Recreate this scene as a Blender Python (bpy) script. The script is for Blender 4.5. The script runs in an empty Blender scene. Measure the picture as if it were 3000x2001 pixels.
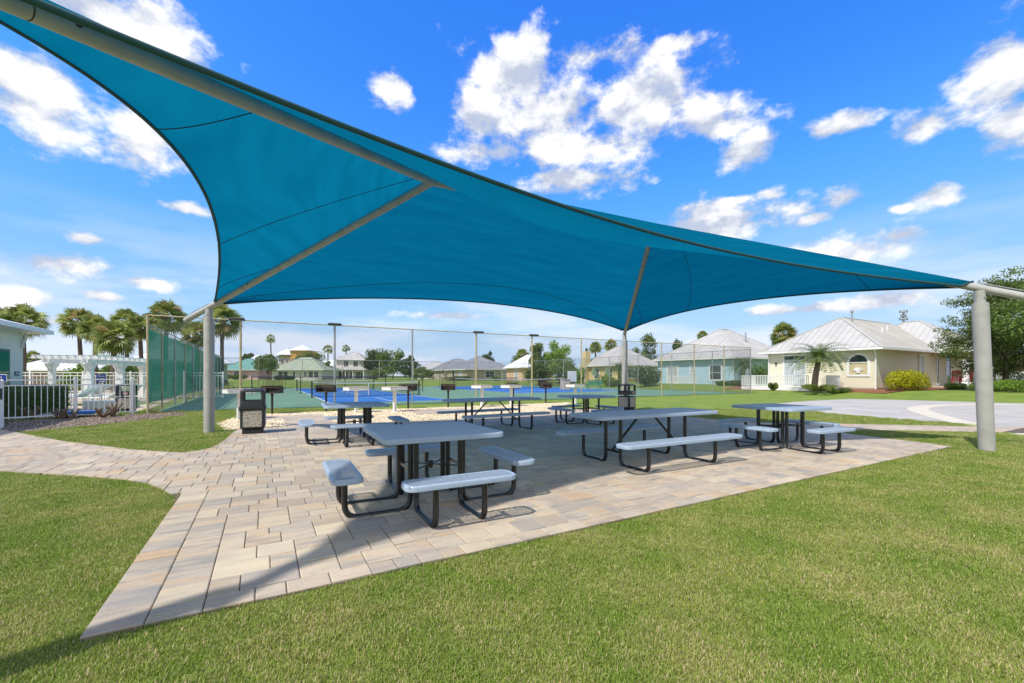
import bpy, math, random
import numpy as np
from mathutils import Vector, Matrix
R = math.radians
rnd = random.Random(7)
nr = np.random.default_rng(11)
sc = bpy.context.scene
col = sc.collection

# ---------------------------------------------------------------- camera
CAMH, FPX, HOR = 1.31, 1270.0, 1101.0          # eye height, focal length and horizon of the 3000 px photograph
cd = bpy.data.cameras.new("camera"); cam = bpy.data.objects.new("camera", cd); col.objects.link(cam)
cam.location = (0, 0, CAMH); cam.rotation_euler = (R(90), 0, 0)
cd.sensor_width = 36; cd.lens = 36 * FPX / 3000; cd.shift_y = (HOR - 1000.5) / 3000
cd.clip_start = 0.05; cd.clip_end = 4000
sc.camera = cam

# ---------------------------------------------------------------- sun, sky, exposure
SUN_EL, SUN_AZ = 54.5, 47.0                    # shadows fall towards SUN_AZ (from +x towards +y)
SKY_STRENGTH, SUN_STRENGTH, EXPOSURE = 0.15, 2.35, 1.1
sd = bpy.data.lights.new("sun", 'SUN'); sd.energy = SUN_STRENGTH; sd.angle = R(1.5); sd.color = (1, .955, .89)
sun = bpy.data.objects.new("sun", sd); col.objects.link(sun)
sdir = Vector((math.cos(R(SUN_AZ)) * math.cos(R(SUN_EL)), math.sin(R(SUN_AZ)) * math.cos(R(SUN_EL)), -math.sin(R(SUN_EL))))
sun.rotation_euler = sdir.to_track_quat('-Z', 'Y').to_euler(); sun.location = (-20, -30, 60)
sc.view_settings.view_transform = 'Standard'; sc.view_settings.look = 'None'
sc.view_settings.exposure = EXPOSURE; sc.view_settings.gamma = 1
sc.view_settings.use_curve_mapping = False

def build_world():
    w = bpy.data.worlds.new("World"); sc.world = w; w.use_nodes = True
    nt = w.node_tree; nt.nodes.clear()
    N = lambda t: nt.nodes.new(t); L = nt.links.new
    out = N('ShaderNodeOutputWorld'); bg = N('ShaderNodeBackground'); L(bg.outputs[0], out.inputs[0])
    bg.inputs['Strength'].default_value = SKY_STRENGTH
    sky = N('ShaderNodeTexSky'); sky.sky_type = 'NISHITA'; sky.sun_disc = False
    sky.sun_elevation = R(SUN_EL); sky.sun_rotation = math.atan2(-sdir.x, -sdir.y)
    sky.air_density = 1.0; sky.dust_density = 0.15; sky.ozone_density = 2.0
    # the photograph's vivid grading of the sky, the same for every direction
    sc1 = N('ShaderNodeMix'); sc1.data_type = 'RGBA'; sc1.blend_type = 'MULTIPLY'; sc1.inputs[0].default_value = 1; L(sky.outputs[0], sc1.inputs[6]); sc1.inputs[7].default_value = (.1, .1, .1, 1)
    cu = N('ShaderNodeRGBCurve'); L(sc1.outputs[2], cu.inputs['Color'])
    for ch, pts in ((0, ((0, 0), (.086, .018), (.147, .05), (.287, .15), (.8, .26), (1, .27))), (1, ((0, 0), (.146, .10), (.242, .18), (.44, .27), (.77, .32), (1, .33))), (2, ((0, 0), (.15, .28), (.27, .37), (.41, .40), (.62, .40), (1, .40)))):
        c_ = cu.mapping.curves[ch]; c_.points[0].location = pts[0]; c_.points[-1].location = pts[-1]
        for p in pts[1:-1]: c_.points.new(*p)
    cu.mapping.update()
    hs = N('ShaderNodeMix'); hs.data_type = 'RGBA'; hs.blend_type = 'MULTIPLY'; hs.inputs[0].default_value = 1; L(cu.outputs[0], hs.inputs[6]); hs.inputs[7].default_value = (7.2, 7.5, 8.0, 1); hs.clamp_result = False
    tc = N('ShaderNodeTexCoord'); sx = N('ShaderNodeSeparateXYZ'); L(tc.outputs['Generated'], sx.inputs[0])
    def M(op, a, b=None, c=None):
        n = N('ShaderNodeMath'); n.operation = op
        for i, v in enumerate((a, b, c)):
            if v is None: continue
            if isinstance(v, (int, float)): n.inputs[i].default_value = v
            else: L(v, n.inputs[i])
        return n.outputs[0]
    az = M('ARCTAN2', sx.outputs[0], sx.outputs[1]); el = M('ARCSINE', sx.outputs[2])
    cv = N('ShaderNodeCombineXYZ'); L(az, cv.inputs[0]); L(el, cv.inputs[1])
    # billow noise, used to roughen the outline of every cloud
    def noise(scale, det, rough, vec, stretch=(1, 1, 1)):
        mp = N('ShaderNodeMapping'); mp.inputs['Scale'].default_value = stretch; L(vec, mp.inputs['Vector'])
        n = N('ShaderNodeTexNoise'); n.inputs['Scale'].default_value = scale; n.inputs['Detail'].default_value = det
        n.inputs['Roughness'].default_value = rough; L(mp.outputs[0], n.inputs['Vector']); return n.outputs[0]
    nz = noise(8, 9, .62, cv.outputs[0], (1, 1.5, 1)); nz2 = noise(3.2, 4, .5, cv.outputs[0], (1, 1.7, 1))
    blobs = [(320,130,330,230),(120,250,300,160),(430,70,170,130),(450,390,140,140),(1150,262,55,60),
      (1490,210,150,140),(1420,330,110,90),(1640,330,230,130),(1860,300,230,130),(2080,350,150,80),(2190,440,90,60),
      (1450,445,150,50),(1700,430,260,70),(1680,530,180,50),(1750,160,150,60),(1960,130,80,30),
      (2920,210,190,140),(2970,370,120,100),(2720,360,90,50),(2080,660,290,62),(2500,725,180,55),(2470,580,80,45),
      (2740,570,100,45),(2260,568,50,24),(150,770,190,45),(60,870,110,30),(430,825,95,24),(545,610,95,24),(310,868,60,22),(2450,370,90,30),(2130,595,70,18),(2640,610,60,16),(2390,640,70,20),(2620,690,110,26),(700,560,60,18),(250,700,70,20),(90,940,120,18),(1330,925,120,16),(2350,905,200,20),(2600,880,170,24)]
    mask = None
    for (px, py, rx, ry) in blobs:
        a = math.atan((px - 1500) / FPX); e = math.atan((HOR - py) / FPX * math.cos(a))
        ra = rx / FPX * math.cos(a) ** 2; re = ry / FPX * math.cos(a) * math.cos(e) ** 2
        vm = N('ShaderNodeVectorMath'); vm.operation = 'MULTIPLY_ADD'; L(cv.outputs[0], vm.inputs[0])
        vm.inputs[1].default_value = (1 / ra, 1 / re, 0); vm.inputs[2].default_value = (-a / ra, -e / re, 0)
        ln = N('ShaderNodeVectorMath'); ln.operation = 'LENGTH'; L(vm.outputs[0], ln.inputs[0])
        v = M('SUBTRACT', 1.0, ln.outputs['Value'])
        mask = v if mask is None else M('SMOOTH_MAX', mask, v, .3)
    # unseen sky overhead and behind the camera: dense cloud added to whiten ambient light
    nb = M('MULTIPLY', M('SUBTRACT', nz2, .36), 7.0)
    back = N('ShaderNodeMapRange'); L(sx.outputs[1], back.inputs[0]); back.inputs[1].default_value = .35; back.inputs[2].default_value = .1
    back.inputs[3].default_value = 0; back.inputs[4].default_value = 1
    mask = M('ADD', mask, .20)
    mask = M('MAXIMUM', mask, M('SUBTRACT', M('MULTIPLY', nb, back.outputs[0]), M('MULTIPLY', M('SUBTRACT', 1.0, back.outputs[0]), 5.0)))
    dens = M('ADD', mask, M('MULTIPLY', M('SUBTRACT', nz, .5), 4.0))
    cov = N('ShaderNodeMapRange'); cov.interpolation_type = 'SMOOTHSTEP'; L(dens, cov.inputs[0])
    cov.inputs[1].default_value = .04; cov.inputs[2].default_value = .85
    # low banks of haze-softened cloud along the horizon
    st = noise(2.2, 5, .55, cv.outputs[0], (1, 5, 1))
    band = N('ShaderNodeMapRange'); L(el, band.inputs[0]); band.inputs[1].default_value = .30; band.inputs[2].default_value = .08
    sm = N('ShaderNodeMapRange'); sm.interpolation_type = 'SMOOTHSTEP'; L(st, sm.inputs[0]); sm.inputs[1].default_value = .42; sm.inputs[2].default_value = .60
    low = M('MULTIPLY', M('MULTIPLY', band.outputs[0], sm.outputs[0]), .8)
    # cloud colour: white where thick and towards the top, blue-grey underneath
    sh = N('ShaderNodeVectorMath'); sh.operation = 'ADD'; L(cv.outputs[0], sh.inputs[0]); sh.inputs[1].default_value = (0, .035, 0)
    up = M('SUBTRACT', noise(8, 5, .55, cv.outputs[0], (1, 1.5, 1)), noise(8, 5, .55, sh.outputs[0], (1, 1.5, 1)))
    cr = N('ShaderNodeMapRange'); L(M('ADD', M('MULTIPLY', dens, .34), M('MULTIPLY', up, 4.6)), cr.inputs[0]); cr.inputs[1].default_value = -.15; cr.inputs[2].default_value = .75
    mixc = N('ShaderNodeMix'); mixc.data_type = 'RGBA'; L(cr.outputs[0], mixc.inputs[0])
    mixc.inputs[6].default_value = (1.75, 1.95, 2.45, 1); mixc.inputs[7].default_value = (3.4, 3.4, 3.4, 1)
    lowmix = N('ShaderNodeMix'); lowmix.data_type = 'RGBA'; L(low, lowmix.inputs[0])
    L(hs.outputs[2], lowmix.inputs[6]); lowmix.inputs[7].default_value = (2.75, 2.95, 3.4, 1)
    mx = N('ShaderNodeMix'); mx.data_type = 'RGBA'; L(cov.outputs[0], mx.inputs[0]); L(lowmix.outputs[2], mx.inputs[6]); L(mixc.outputs[2], mx.inputs[7])
    L(mx.outputs[2], bg.inputs['Color'])
build_world()

# ---------------------------------------------------------------- site frame and small helpers
O = np.array([-2.117, 2.117]); TH = math.atan2(.4955, .8686)
U = np.array([math.cos(TH), math.sin(TH)]); V = np.array([-math.sin(TH), math.cos(TH)])
def SW(u, v): p = O + u * U + v * V; return (float(p[0]), float(p[1]))       # site metres to world metres
def WS(x, y): d = np.array([x, y]) - O; return (float(d @ U), float(d @ V))
def at(px, d): return (px - 1500) / FPX * d                                   # world x of a bearing at a distance
def zat(py, d): return CAMH + (HOR - py) / FPX * d
def ss(a, b, x): t = min(1, max(0, (x - a) / (b - a))); return t * t * (3 - 2 * t)
def hgt(x, y):
    s, t = WS(x, y)
    return .35 * max(ss(34.2, 38, s), ss(49.5, 54, t))

def tag(o, label=None, cat=None, group=None, kind=None):
    if label: o['label'] = label
    if cat: o['category'] = cat
    if group: o['group'] = group
    if kind: o['kind'] = kind
    return o
def link(name, me, parent=None, loc=None, rz=0):
    o = bpy.data.objects.new(name, me); col.objects.link(o)
    if parent is not None: o.parent = parent
    if loc is not None: o.location = loc
    if rz: o.rotation_euler = (0, 0, rz)
    return o
def empty(name, label, cat, loc=(0, 0, 0), rz=0, group=None):
    o = link(name, None, None, loc, rz); o.empty_display_size = .2
    return tag(o, label, cat, group)
def dup(root, loc=None, rz=None, label=None, parent=None):
    c = root.copy(); col.objects.link(c)
    if parent is not None: c.parent = parent
    if loc is not None: c.location = loc
    if rz is not None: c.rotation_euler = (0, 0, rz)
    if label: c['label'] = label
    for ch in list(root.children): dup(ch, parent=c)
    return c

class MB:
    """collects shapes; build() links them as one mesh object"""
    def __init__(s): s.v = []; s.f = []; s.mi = []; s.m = 0
    def add(s, vs, fs):
        b = len(s.v); s.v += [tuple(map(float, p)) for p in vs]; s.f += [tuple(b + i for i in f) for f in fs]; s.mi += [s.m] * len(fs); return s
    def box(s, x0, x1, y0, y1, z0, z1):
        return s.add([(x0,y0,z0),(x1,y0,z0),(x1,y1,z0),(x0,y1,z0),(x0,y0,z1),(x1,y0,z1),(x1,y1,z1),(x0,y1,z1)],
                     [(3,2,1,0),(4,5,6,7),(0,1,5,4),(1,2,6,5),(2,3,7,6),(3,0,4,7)])
    def cbox(s, c, d): return s.box(c[0]-d[0]/2, c[0]+d[0]/2, c[1]-d[1]/2, c[1]+d[1]/2, c[2]-d[2]/2, c[2]+d[2]/2)
    def rbox(s, x0, x1, y0, y1, z0, z1, b):
        """box with chamfered edges"""
        sec = [(b, z0), (0, z0 + b), (0, z1 - b), (b, z1)]
        rings = []
        for o_, z in sec:
            k = b * .9
            rings.append([(x0+o_+k,y0+o_,z),(x1-o_-k,y0+o_,z),(x1-o_,y0+o_+k,z),(x1-o_,y1-o_-k,z),(x1-o_-k,y1-o_,z),(x0+o_+k,y1-o_,z),(x0+o_,y1-o_-k,z),(x0+o_,y0+o_+k,z)])
        return s.loft(rings)
    def loft(s, rings, cap=True):
        n = len(rings[0]); vs = [p for r in rings for p in r]; fs = []
        for i in range(len(rings) - 1):
            for j in range(n):
                k = (j + 1) % n; fs.append((i*n+j, i*n+k, (i+1)*n+k, (i+1)*n+j))
        if cap: fs += [tuple(range(n))[::-1], tuple((len(rings)-1)*n+j for j in range(n))]
        return s.add(vs, fs)
    def bar(s, a, b, w, h=None, up=(0, 0, 1)):
        """rectangular bar from a to b"""
        a, b = Vector(a), Vector(b); h = h or w; d = (b - a).normalized(); u = Vector(up)
        if abs(d.dot(u)) > .98: u = Vector((1, 0, 0))
        x = d.cross(u).normalized() * w / 2; y = x.cross(d).normalized() * h / 2
        return s.loft([[p - x - y, p + x - y, p + x + y, p - x + y] for p in (a, b)])
    def tube(s, pts, r, n=10, cap=True, r2=None):
        pts = [Vector(p) for p in pts]; rings = []; prev = None
        for i, p in enumerate(pts):
            d = (pts[min(i+1, len(pts)-1)] - pts[max(i-1, 0)]).normalized()
            if prev is None:
                u = Vector((0, 0, 1)) if abs(d.z) < .9 else Vector((1, 0, 0)); x = d.cross(u).normalized()
            else: x = (prev - d * prev.dot(d)).normalized()
            prev = x; y = d.cross(x)
            rr = r if r2 is None else r + (r2 - r) * i / (len(pts) - 1)
            rings.append([p + x * math.cos(t) * rr + y * math.sin(t) * rr for t in [2*math.pi*k/n for k in range(n)]])
        return s.loft(rings, cap)
    def prism(s, poly, z0, z1):
        n = len(poly)
        return s.add([(x, y, z0) for x, y in poly] + [(x, y, z1) for x, y in poly],
                     [tuple(range(n))[::-1], tuple(range(n, 2*n))] + [(i, (i+1) % n, n+(i+1) % n, n+i) for i in range(n)])
    def mesh(s, name, mats, smooth=None):
        me = bpy.data.meshes.new(name); me.from_pydata(s.v, [], s.f)
        for m in (mats if isinstance(mats, (list, tuple)) else [mats]): me.materials.append(m)
        if any(s.mi): me.polygons.foreach_set('material_index', s.mi)
        if smooth is not None:
            me.shade_smooth() if smooth >= 180 else me.shade_auto(smooth)
        me.update(); return me
    def build(s, name, mats, parent=None, smooth=None, loc=None, rz=0):
        return link(name, s.mesh(name, mats, smooth), parent, loc, rz)
def _sa(self, ang):
    self.polygons.foreach_set('use_smooth', [True] * len(self.polygons)); self.set_sharp_from_angle(angle=R(ang))
bpy.types.Mesh.shade_auto = _sa

def fillet(pts, r, n=6):
    pts = [Vector(p) for p in pts]; out = [pts[0]]
    for i in range(1, len(pts) - 1):
        a, p, b = pts[i-1], pts[i], pts[i+1]; d0 = (a - p).normalized(); d1 = (b - p).normalized()
        s, e = p + d0 * r, p + d1 * r
        for k in range(n + 1):
            t = k / n; out.append((s * (1-t) + p * t) * (1-t) + (p * (1-t) + e * t) * t)
    return out + [pts[-1]]
def rrect(w, h, r, n=5):
    out = []
    for cx, cy, a0 in ((w/2-r, h/2-r, 0), (-w/2+r, h/2-r, 90), (-w/2+r, -h/2+r, 180), (w/2-r, -h/2+r, 270)):
        for k in range(n + 1):
            a = R(a0 + 90*k/n); out.append((cx + r*math.cos(a), cy + r*math.sin(a), math.cos(a), math.sin(a)))
    return out
def clip_half(poly, ax, val, keep):
    out = []
    for i in range(len(poly)):
        a, b = poly[i], poly[(i+1) % len(poly)]; da, db = (a[ax]-val)*keep, (b[ax]-val)*keep
        if da >= 0: out.append(a)
        if da * db < 0:
            t = da / (da - db); out.append(tuple(a[k] + (b[k]-a[k])*t for k in range(len(a))))
    return out
def clip_rect(poly, x0, x1, y0, y1):
    for ax, v, k in ((0, x0, 1), (0, x1, -1), (1, y0, 1), (1, y1, -1)):
        if len(poly) < 3: return []
        poly = clip_half(poly, ax, v, k)
    return poly
def area(p): return .5 * sum(p[i][0]*p[(i+1) % len(p)][1] - p[(i+1) % len(p)][0]*p[i][1] for i in range(len(p)))
def inside(poly, X, Y):
    """even-odd test on arrays"""
    X = np.asarray(X, float); Y = np.asarray(Y, float); c = np.zeros(X.shape, bool); n = len(poly)
    for i in range(n):
        x0, y0 = poly[i]; x1, y1 = poly[(i+1) % n]
        if y0 == y1: continue
        c ^= ((y0 > Y) != (y1 > Y)) & (X < (x1-x0)*(Y-y0)/(y1-y0) + x0)
    return c
def smooth_poly(pts, it=2):
    for _ in range(it):
        out = []
        for i in range(len(pts)):
            a, b = np.array(pts[i]), np.array(pts[(i+1) % len(pts)]); out += [tuple(.75*a+.25*b), tuple(.25*a+.75*b)]
        pts = out
    return pts

# ---------------------------------------------------------------- materials
def lin(r, g, b): return tuple((c/255/12.92 if c/255 <= .04045 else ((c/255+.055)/1.055)**2.4) for c in (r, g, b)) + (1,)
MATS = {}
def mat(name, c, rough=.6, c2=None, scale=6., lo=.35, hi=.65, bump=0., bscale=None, metal=0., coord='Object', stretch=(1,1,1), detail=5, spec=.5, trans=0., tcol=None, rand=0., coat=0.):
    if name in MATS: return MATS[name]
    m = bpy.data.materials.new(name); m.use_nodes = True; nt = m.node_tree; N = nt.nodes.new; L = nt.links.new
    b = nt.nodes['Principled BSDF']; b.inputs['Roughness'].default_value = rough; b.inputs['Metallic'].default_value = metal
    b.inputs['Specular IOR Level'].default_value = spec; b.inputs['Coat Weight'].default_value = coat
    c = tuple(c)[:3] + (1,); cout = None
    if c2 or bump:
        if coord == 'World': src = N('ShaderNodeNewGeometry').outputs['Position']
        else: src = N('ShaderNodeTexCoord').outputs['Object']
        mp = N('ShaderNodeMapping'); mp.inputs['Scale'].default_value = stretch; L(src, mp.inputs[0])
    if c2:
        n = N('ShaderNodeTexNoise'); n.inputs['Scale'].default_value = scale; n.inputs['Detail'].default_value = detail; L(mp.outputs[0], n.inputs[0])
        r = N('ShaderNodeMapRange'); r.inputs[1].default_value = lo; r.inputs[2].default_value = hi; L(n.outputs[0], r.inputs[0])
        x = N('ShaderNodeMix'); x.data_type = 'RGBA'; L(r.outputs[0], x.inputs[0]); x.inputs[6].default_value = c; x.inputs[7].default_value = tuple(c2)[:3] + (1,)
        cout = x.outputs[2]
    if rand:
        oi = N('ShaderNodeObjectInfo'); h = N('ShaderNodeHueSaturation')
        mr = N('ShaderNodeMapRange'); mr.inputs[3].default_value = 1 - rand; mr.inputs[4].default_value = 1 + rand; L(oi.outputs['Random'], mr.inputs[0]); L(mr.outputs[0], h.inputs['Value'])
        if cout: L(cout, h.inputs['Color'])
        else: h.inputs['Color'].default_value = c
        cout = h.outputs[0]
    if cout: L(cout, b.inputs['Base Color'])
    else: b.inputs['Base Color'].default_value = c
    if bump:
        n2 = N('ShaderNodeTexNoise'); n2.inputs['Scale'].default_value = bscale or scale * 4; n2.inputs['Detail'].default_value = 4; L(mp.outputs[0], n2.inputs[0])
        bp = N('ShaderNodeBump'); bp.inputs['Strength'].default_value = bump; bp.inputs['Distance'].default_value = .02; L(n2.outputs[0], bp.inputs['Height']); L(bp.outputs[0], b.inputs['Normal'])
    if trans:
        t = N('ShaderNodeBsdfTranslucent'); t.inputs['Color'].default_value = (tcol or c)[:3] + (1,)
        ms = N('ShaderNodeMixShader'); ms.inputs[0].default_value = trans
        L(b.outputs[0], ms.inputs[1]); L(t.outputs[0], ms.inputs[2]); L(ms.outputs[0], nt.nodes['Material Output'].inputs[0])
        if cout and tcol is None: L(cout, t.inputs['Color'])
    MATS[name] = m; return m

M_white = mat('white_paint', (.78, .78, .76), .45, (.70, .70, .68), 3)
M_post = mat('grey_powder_coat', (.40, .39, .37), .38, (.34, .33, .31), 5, bump=.05, bscale=60)
M_black = mat('black_tube_coat', (.012, .012, .013), .32, coat=.2)
M_coat = mat('blue_grey_vinyl', (.32, .40, .505), .42, (.29, .36, .46), 14, bump=.06, bscale=120)
M_rust = mat('rusty_steel', (.10, .055, .03), .8, (.035, .028, .025), 12)
M_galv = mat('galvanised_steel', (.42, .43, .44), .45, (.33, .34, .35), 9, metal=.5)
M_ochre = mat('weathered_ochre_pole', (.44, .38, .23), .6, (.33, .20, .10), 3.5, .5, .7)
M_darkpl = mat('dark_plastic', (.022, .023, .026), .42, (.03, .03, .033), 10)
M_fence_white = mat('white_aluminium', (.80, .80, .80), .35)
M_glass = mat('window_glass', (.03, .045, .05), .06, (.07, .09, .09), 1.2, spec=.8)
M_glass_blind = mat('window_with_blinds', (.52, .54, .54), .3, (.30, .33, .35), 1, stretch=(0, 0, 14))
M_trunk = mat('palm_bark', (.16, .12, .09), .9, (.09, .065, .05), 6, bump=.6, stretch=(1, 1, 6))
M_bark = mat('tree_bark', (.13, .10, .075), .9, (.07, .055, .045), 8, bump=.6)
M_cut = mat('pruned_wood', (.24, .17, .11), .9, (.11, .08, .055), 14, bump=.5)
M_deck_concrete = mat('pale_concrete', (.52, .48, .40), .8, (.44, .41, .36), 2.5, bump=.1)

def fabric_mat():
    m = bpy.data.materials.new('teal_shade_cloth'); m.use_nodes = True; nt = m.node_tree; N = nt.nodes.new; L = nt.links.new
    nt.nodes.clear(); out = N('ShaderNodeOutputMaterial')
    tc = N('ShaderNodeTexCoord'); mp = N('ShaderNodeMapping'); mp.inputs['Scale'].default_value = (.3, .3, 8); L(tc.outputs['Object'], mp.inputs[0])
    n = N('ShaderNodeTexNoise'); n.inputs['Scale'].default_value = 2.2; n.inputs['Detail'].default_value = 6; L(mp.outputs[0], n.inputs[0])
    n3 = N('ShaderNodeTexNoise'); n3.inputs['Scale'].default_value = 180; n3.inputs['Detail'].default_value = 2; L(tc.outputs['Object'], n3.inputs[0])
    ad = N('ShaderNodeMath'); ad.operation = 'MULTIPLY_ADD'; L(n3.outputs[0], ad.inputs[0]); ad.inputs[1].default_value = .5; L(n.outputs[0], ad.inputs[2])
    def ramp(c0, c1):
        x = N('ShaderNodeMix'); x.data_type = 'RGBA'; mr = N('ShaderNodeMapRange'); mr.inputs[1].default_value = .5; mr.inputs[2].default_value = 1.0
        L(ad.outputs[0], mr.inputs[0]); L(mr.outputs[0], x.inputs[0]); x.inputs[6].default_value = c0 + (1,); x.inputs[7].default_value = c1 + (1,); return x.outputs[2]
    d = N('ShaderNodeBsdfDiffuse'); t = N('ShaderNodeBsdfTranslucent')
    L(ramp((.001, .11, .205), (.003, .15, .26)), d.inputs[0]); L(ramp((.001, .15, .275), (.002, .20, .345)), t.inputs[0])
    ms = N('ShaderNodeMixShader'); ms.inputs[0].default_value = .42; L(d.outputs[0], ms.inputs[1]); L(t.outputs[0], ms.inputs[2])
    L(ms.outputs[0], out.inputs[0]); return m
M_fabric = fabric_mat()
M_hem = mat('dark_teal_webbing', (.008, .06, .075), .7)
M_seam = mat('seam_thread', (.003, .03, .05), .8)

def attr_mat(name, attr):
    m = bpy.data.materials.new(name); m.use_nodes = True; nt = m.node_tree
    return m, nt, nt.nodes.new, nt.links.new, nt.nodes['Principled BSDF']
def paver_mat():
    m, nt, N, L, b = attr_mat('tumbled_concrete_paver', 'rnd')
    at_ = N('ShaderNodeAttribute'); at_.attribute_name = 'rnd'; sp = N('ShaderNodeSeparateColor'); L(at_.outputs['Color'], sp.inputs[0])
    g = N('ShaderNodeNewGeometry'); mp = N('ShaderNodeMapping'); mp.inputs['Rotation'].default_value = (0, 0, -TH); L(g.outputs['Position'], mp.inputs[0])
    off = N('ShaderNodeVectorMath'); off.operation = 'MULTIPLY_ADD'; L(at_.outputs['Color'], off.inputs[0]); off.inputs[1].default_value = (57, 91, 33); L(mp.outputs[0], off.inputs[2])
    mp2 = N('ShaderNodeMapping'); mp2.inputs['Scale'].default_value = (2.2, 11, 1); L(off.outputs[0], mp2.inputs[0])
    n = N('ShaderNodeTexNoise'); n.inputs['Scale'].default_value = 1.0; n.inputs['Detail'].default_value = 6; n.inputs['Roughness'].default_value = .62; L(mp2.outputs[0], n.inputs[0])
    cr = N('ShaderNodeValToRGB'); L(sp.outputs[0], cr.inputs[0]); e = cr.color_ramp; e.interpolation = 'LINEAR'
    cols = [(0, (.27, .255, .24)), (.18, (.40, .32, .245)), (.36, (.50, .41, .30)), (.5, (.31, .25, .195)), (.66, (.56, .47, .33)), (.82, (.36, .315, .27)), (1, (.47, .315, .175))]
    while len(e.elements) < len(cols): e.elements.new(.5)
    for el, (p, c) in zip(e.elements, cols): el.position = p; el.color = c + (1,)
    cr2 = N('ShaderNodeValToRGB'); L(n.outputs[0], cr2.inputs[0]); e = cr2.color_ramp
    cols = [(.27, (.13, .135, .145)), (.42, (.33, .285, .235)), (.55, (.50, .40, .28)), (.66, (.50, .30, .14)), (.78, (.64, .55, .39))]
    while len(e.elements) < len(cols): e.elements.new(.5)
    for el, (p, c) in zip(e.elements, cols): el.position = p; el.color = c + (1,)
    x = N('ShaderNodeMix'); x.data_type = 'RGBA'; mr = N('ShaderNodeMapRange'); mr.inputs[3].default_value = .15; mr.inputs[4].default_value = .75; L(sp.outputs[1], mr.inputs[0]); L(mr.outputs[0], x.inputs[0])
    L(cr.outputs[0], x.inputs[6]); L(cr2.outputs[0], x.inputs[7])
    fn = N('ShaderNodeTexNoise'); fn.inputs['Scale'].default_value = 140; fn.inputs['Detail'].default_value = 3; L(g.outputs['Position'], fn.inputs[0])
    mr2 = N('ShaderNodeMapRange'); mr2.inputs[1].default_value = .3; mr2.inputs[2].default_value = .7; mr2.inputs[3].default_value = .84; mr2.inputs[4].default_value = 1.06; L(fn.outputs[0], mr2.inputs[0])
    mu = N('ShaderNodeMix'); mu.data_type = 'RGBA'; mu.blend_type = 'MULTIPLY'; mu.inputs[0].default_value = 1; L(x.outputs[2], mu.inputs[6]); L(mr2.outputs[0], mu.inputs[7])
    sn = N('ShaderNodeTexNoise'); sn.inputs['Scale'].default_value = .9; sn.inputs['Detail'].default_value = 7; sn.inputs['Roughness'].default_value = .65; L(g.outputs['Position'], sn.inputs[0])
    mr3 = N('ShaderNodeMapRange'); mr3.inputs[1].default_value = .3; mr3.inputs[2].default_value = .6; mr3.inputs[3].default_value = .80; mr3.inputs[4].default_value = 1.0; L(sn.outputs[0], mr3.inputs[0])
    mu2 = N('ShaderNodeMix'); mu2.data_type = 'RGBA'; mu2.blend_type = 'MULTIPLY'; mu2.inputs[0].default_value = 1; L(mu.outputs[2], mu2.inputs[6]); L(mr3.outputs[0], mu2.inputs[7])
    hv = N('ShaderNodeHueSaturation'); hv.inputs['Saturation'].default_value = .98; hv.inputs['Value'].default_value = 1.07; L(mu2.outputs[2], hv.inputs['Color']); L(hv.outputs[0], b.inputs['Base Color']); b.inputs['Roughness'].default_value = .8
    bp = N('ShaderNodeBump'); bp.inputs['Strength'].default_value = .25; bp.inputs['Distance'].default_value = .006; L(fn.outputs[0], bp.inputs['Height']); L(bp.outputs[0], b.inputs['Normal'])
    return m
M_paver = paver_mat()
M_sand = mat('joint_sand', (.15, .115, .08), .95, (.065, .055, .04), 25, coord='World')

def lawn_mat():
    m, nt, N, L, b = attr_mat('lawn_turf', '')
    g = N('ShaderNodeNewGeometry')
    def nz(s, d=5): 
        n = N('ShaderNodeTexNoise'); n.inputs['Scale'].default_value = s; n.inputs['Detail'].default_value = d; L(g.outputs['Position'], n.inputs[0]); return n.outputs[0]
    def mix(f, a, c, lo=.4, hi=.6):
        r = N('ShaderNodeMapRange'); r.inputs[1].default_value = lo; r.inputs[2].default_value = hi; L(f, r.inputs[0])
        x = N('ShaderNodeMix'); x.data_type = 'RGBA'; L(r.outputs[0], x.inputs[0])
        for i, q in ((6, a), (7, c)):
            if isinstance(q, tuple): x.inputs[i].default_value = q + (1,)
            else: L(q, x.inputs[i])
        return x.outputs[2]
    a = mix(nz(.9), (.14, .215, .03), (.215, .27, .05), .35, .65)
    c = mix(nz(45, 3), a, (.085, .13, .02), .5, .7)
    e = mix(nz(3.5), c, (.27, .24, .10), .62, .85)
    L(e, b.inputs['Base Color']); b.inputs['Roughness'].default_value = .9; b.inputs['Specular IOR Level'].default_value = .2
    bp = N('ShaderNodeBump'); bp.inputs['Strength'].default_value = .6; bp.inputs['Distance'].default_value = .03; L(nz(60, 3), bp.inputs['Height']); L(bp.outputs[0], b.inputs['Normal'])
    return m
M_lawn = lawn_mat()
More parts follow.
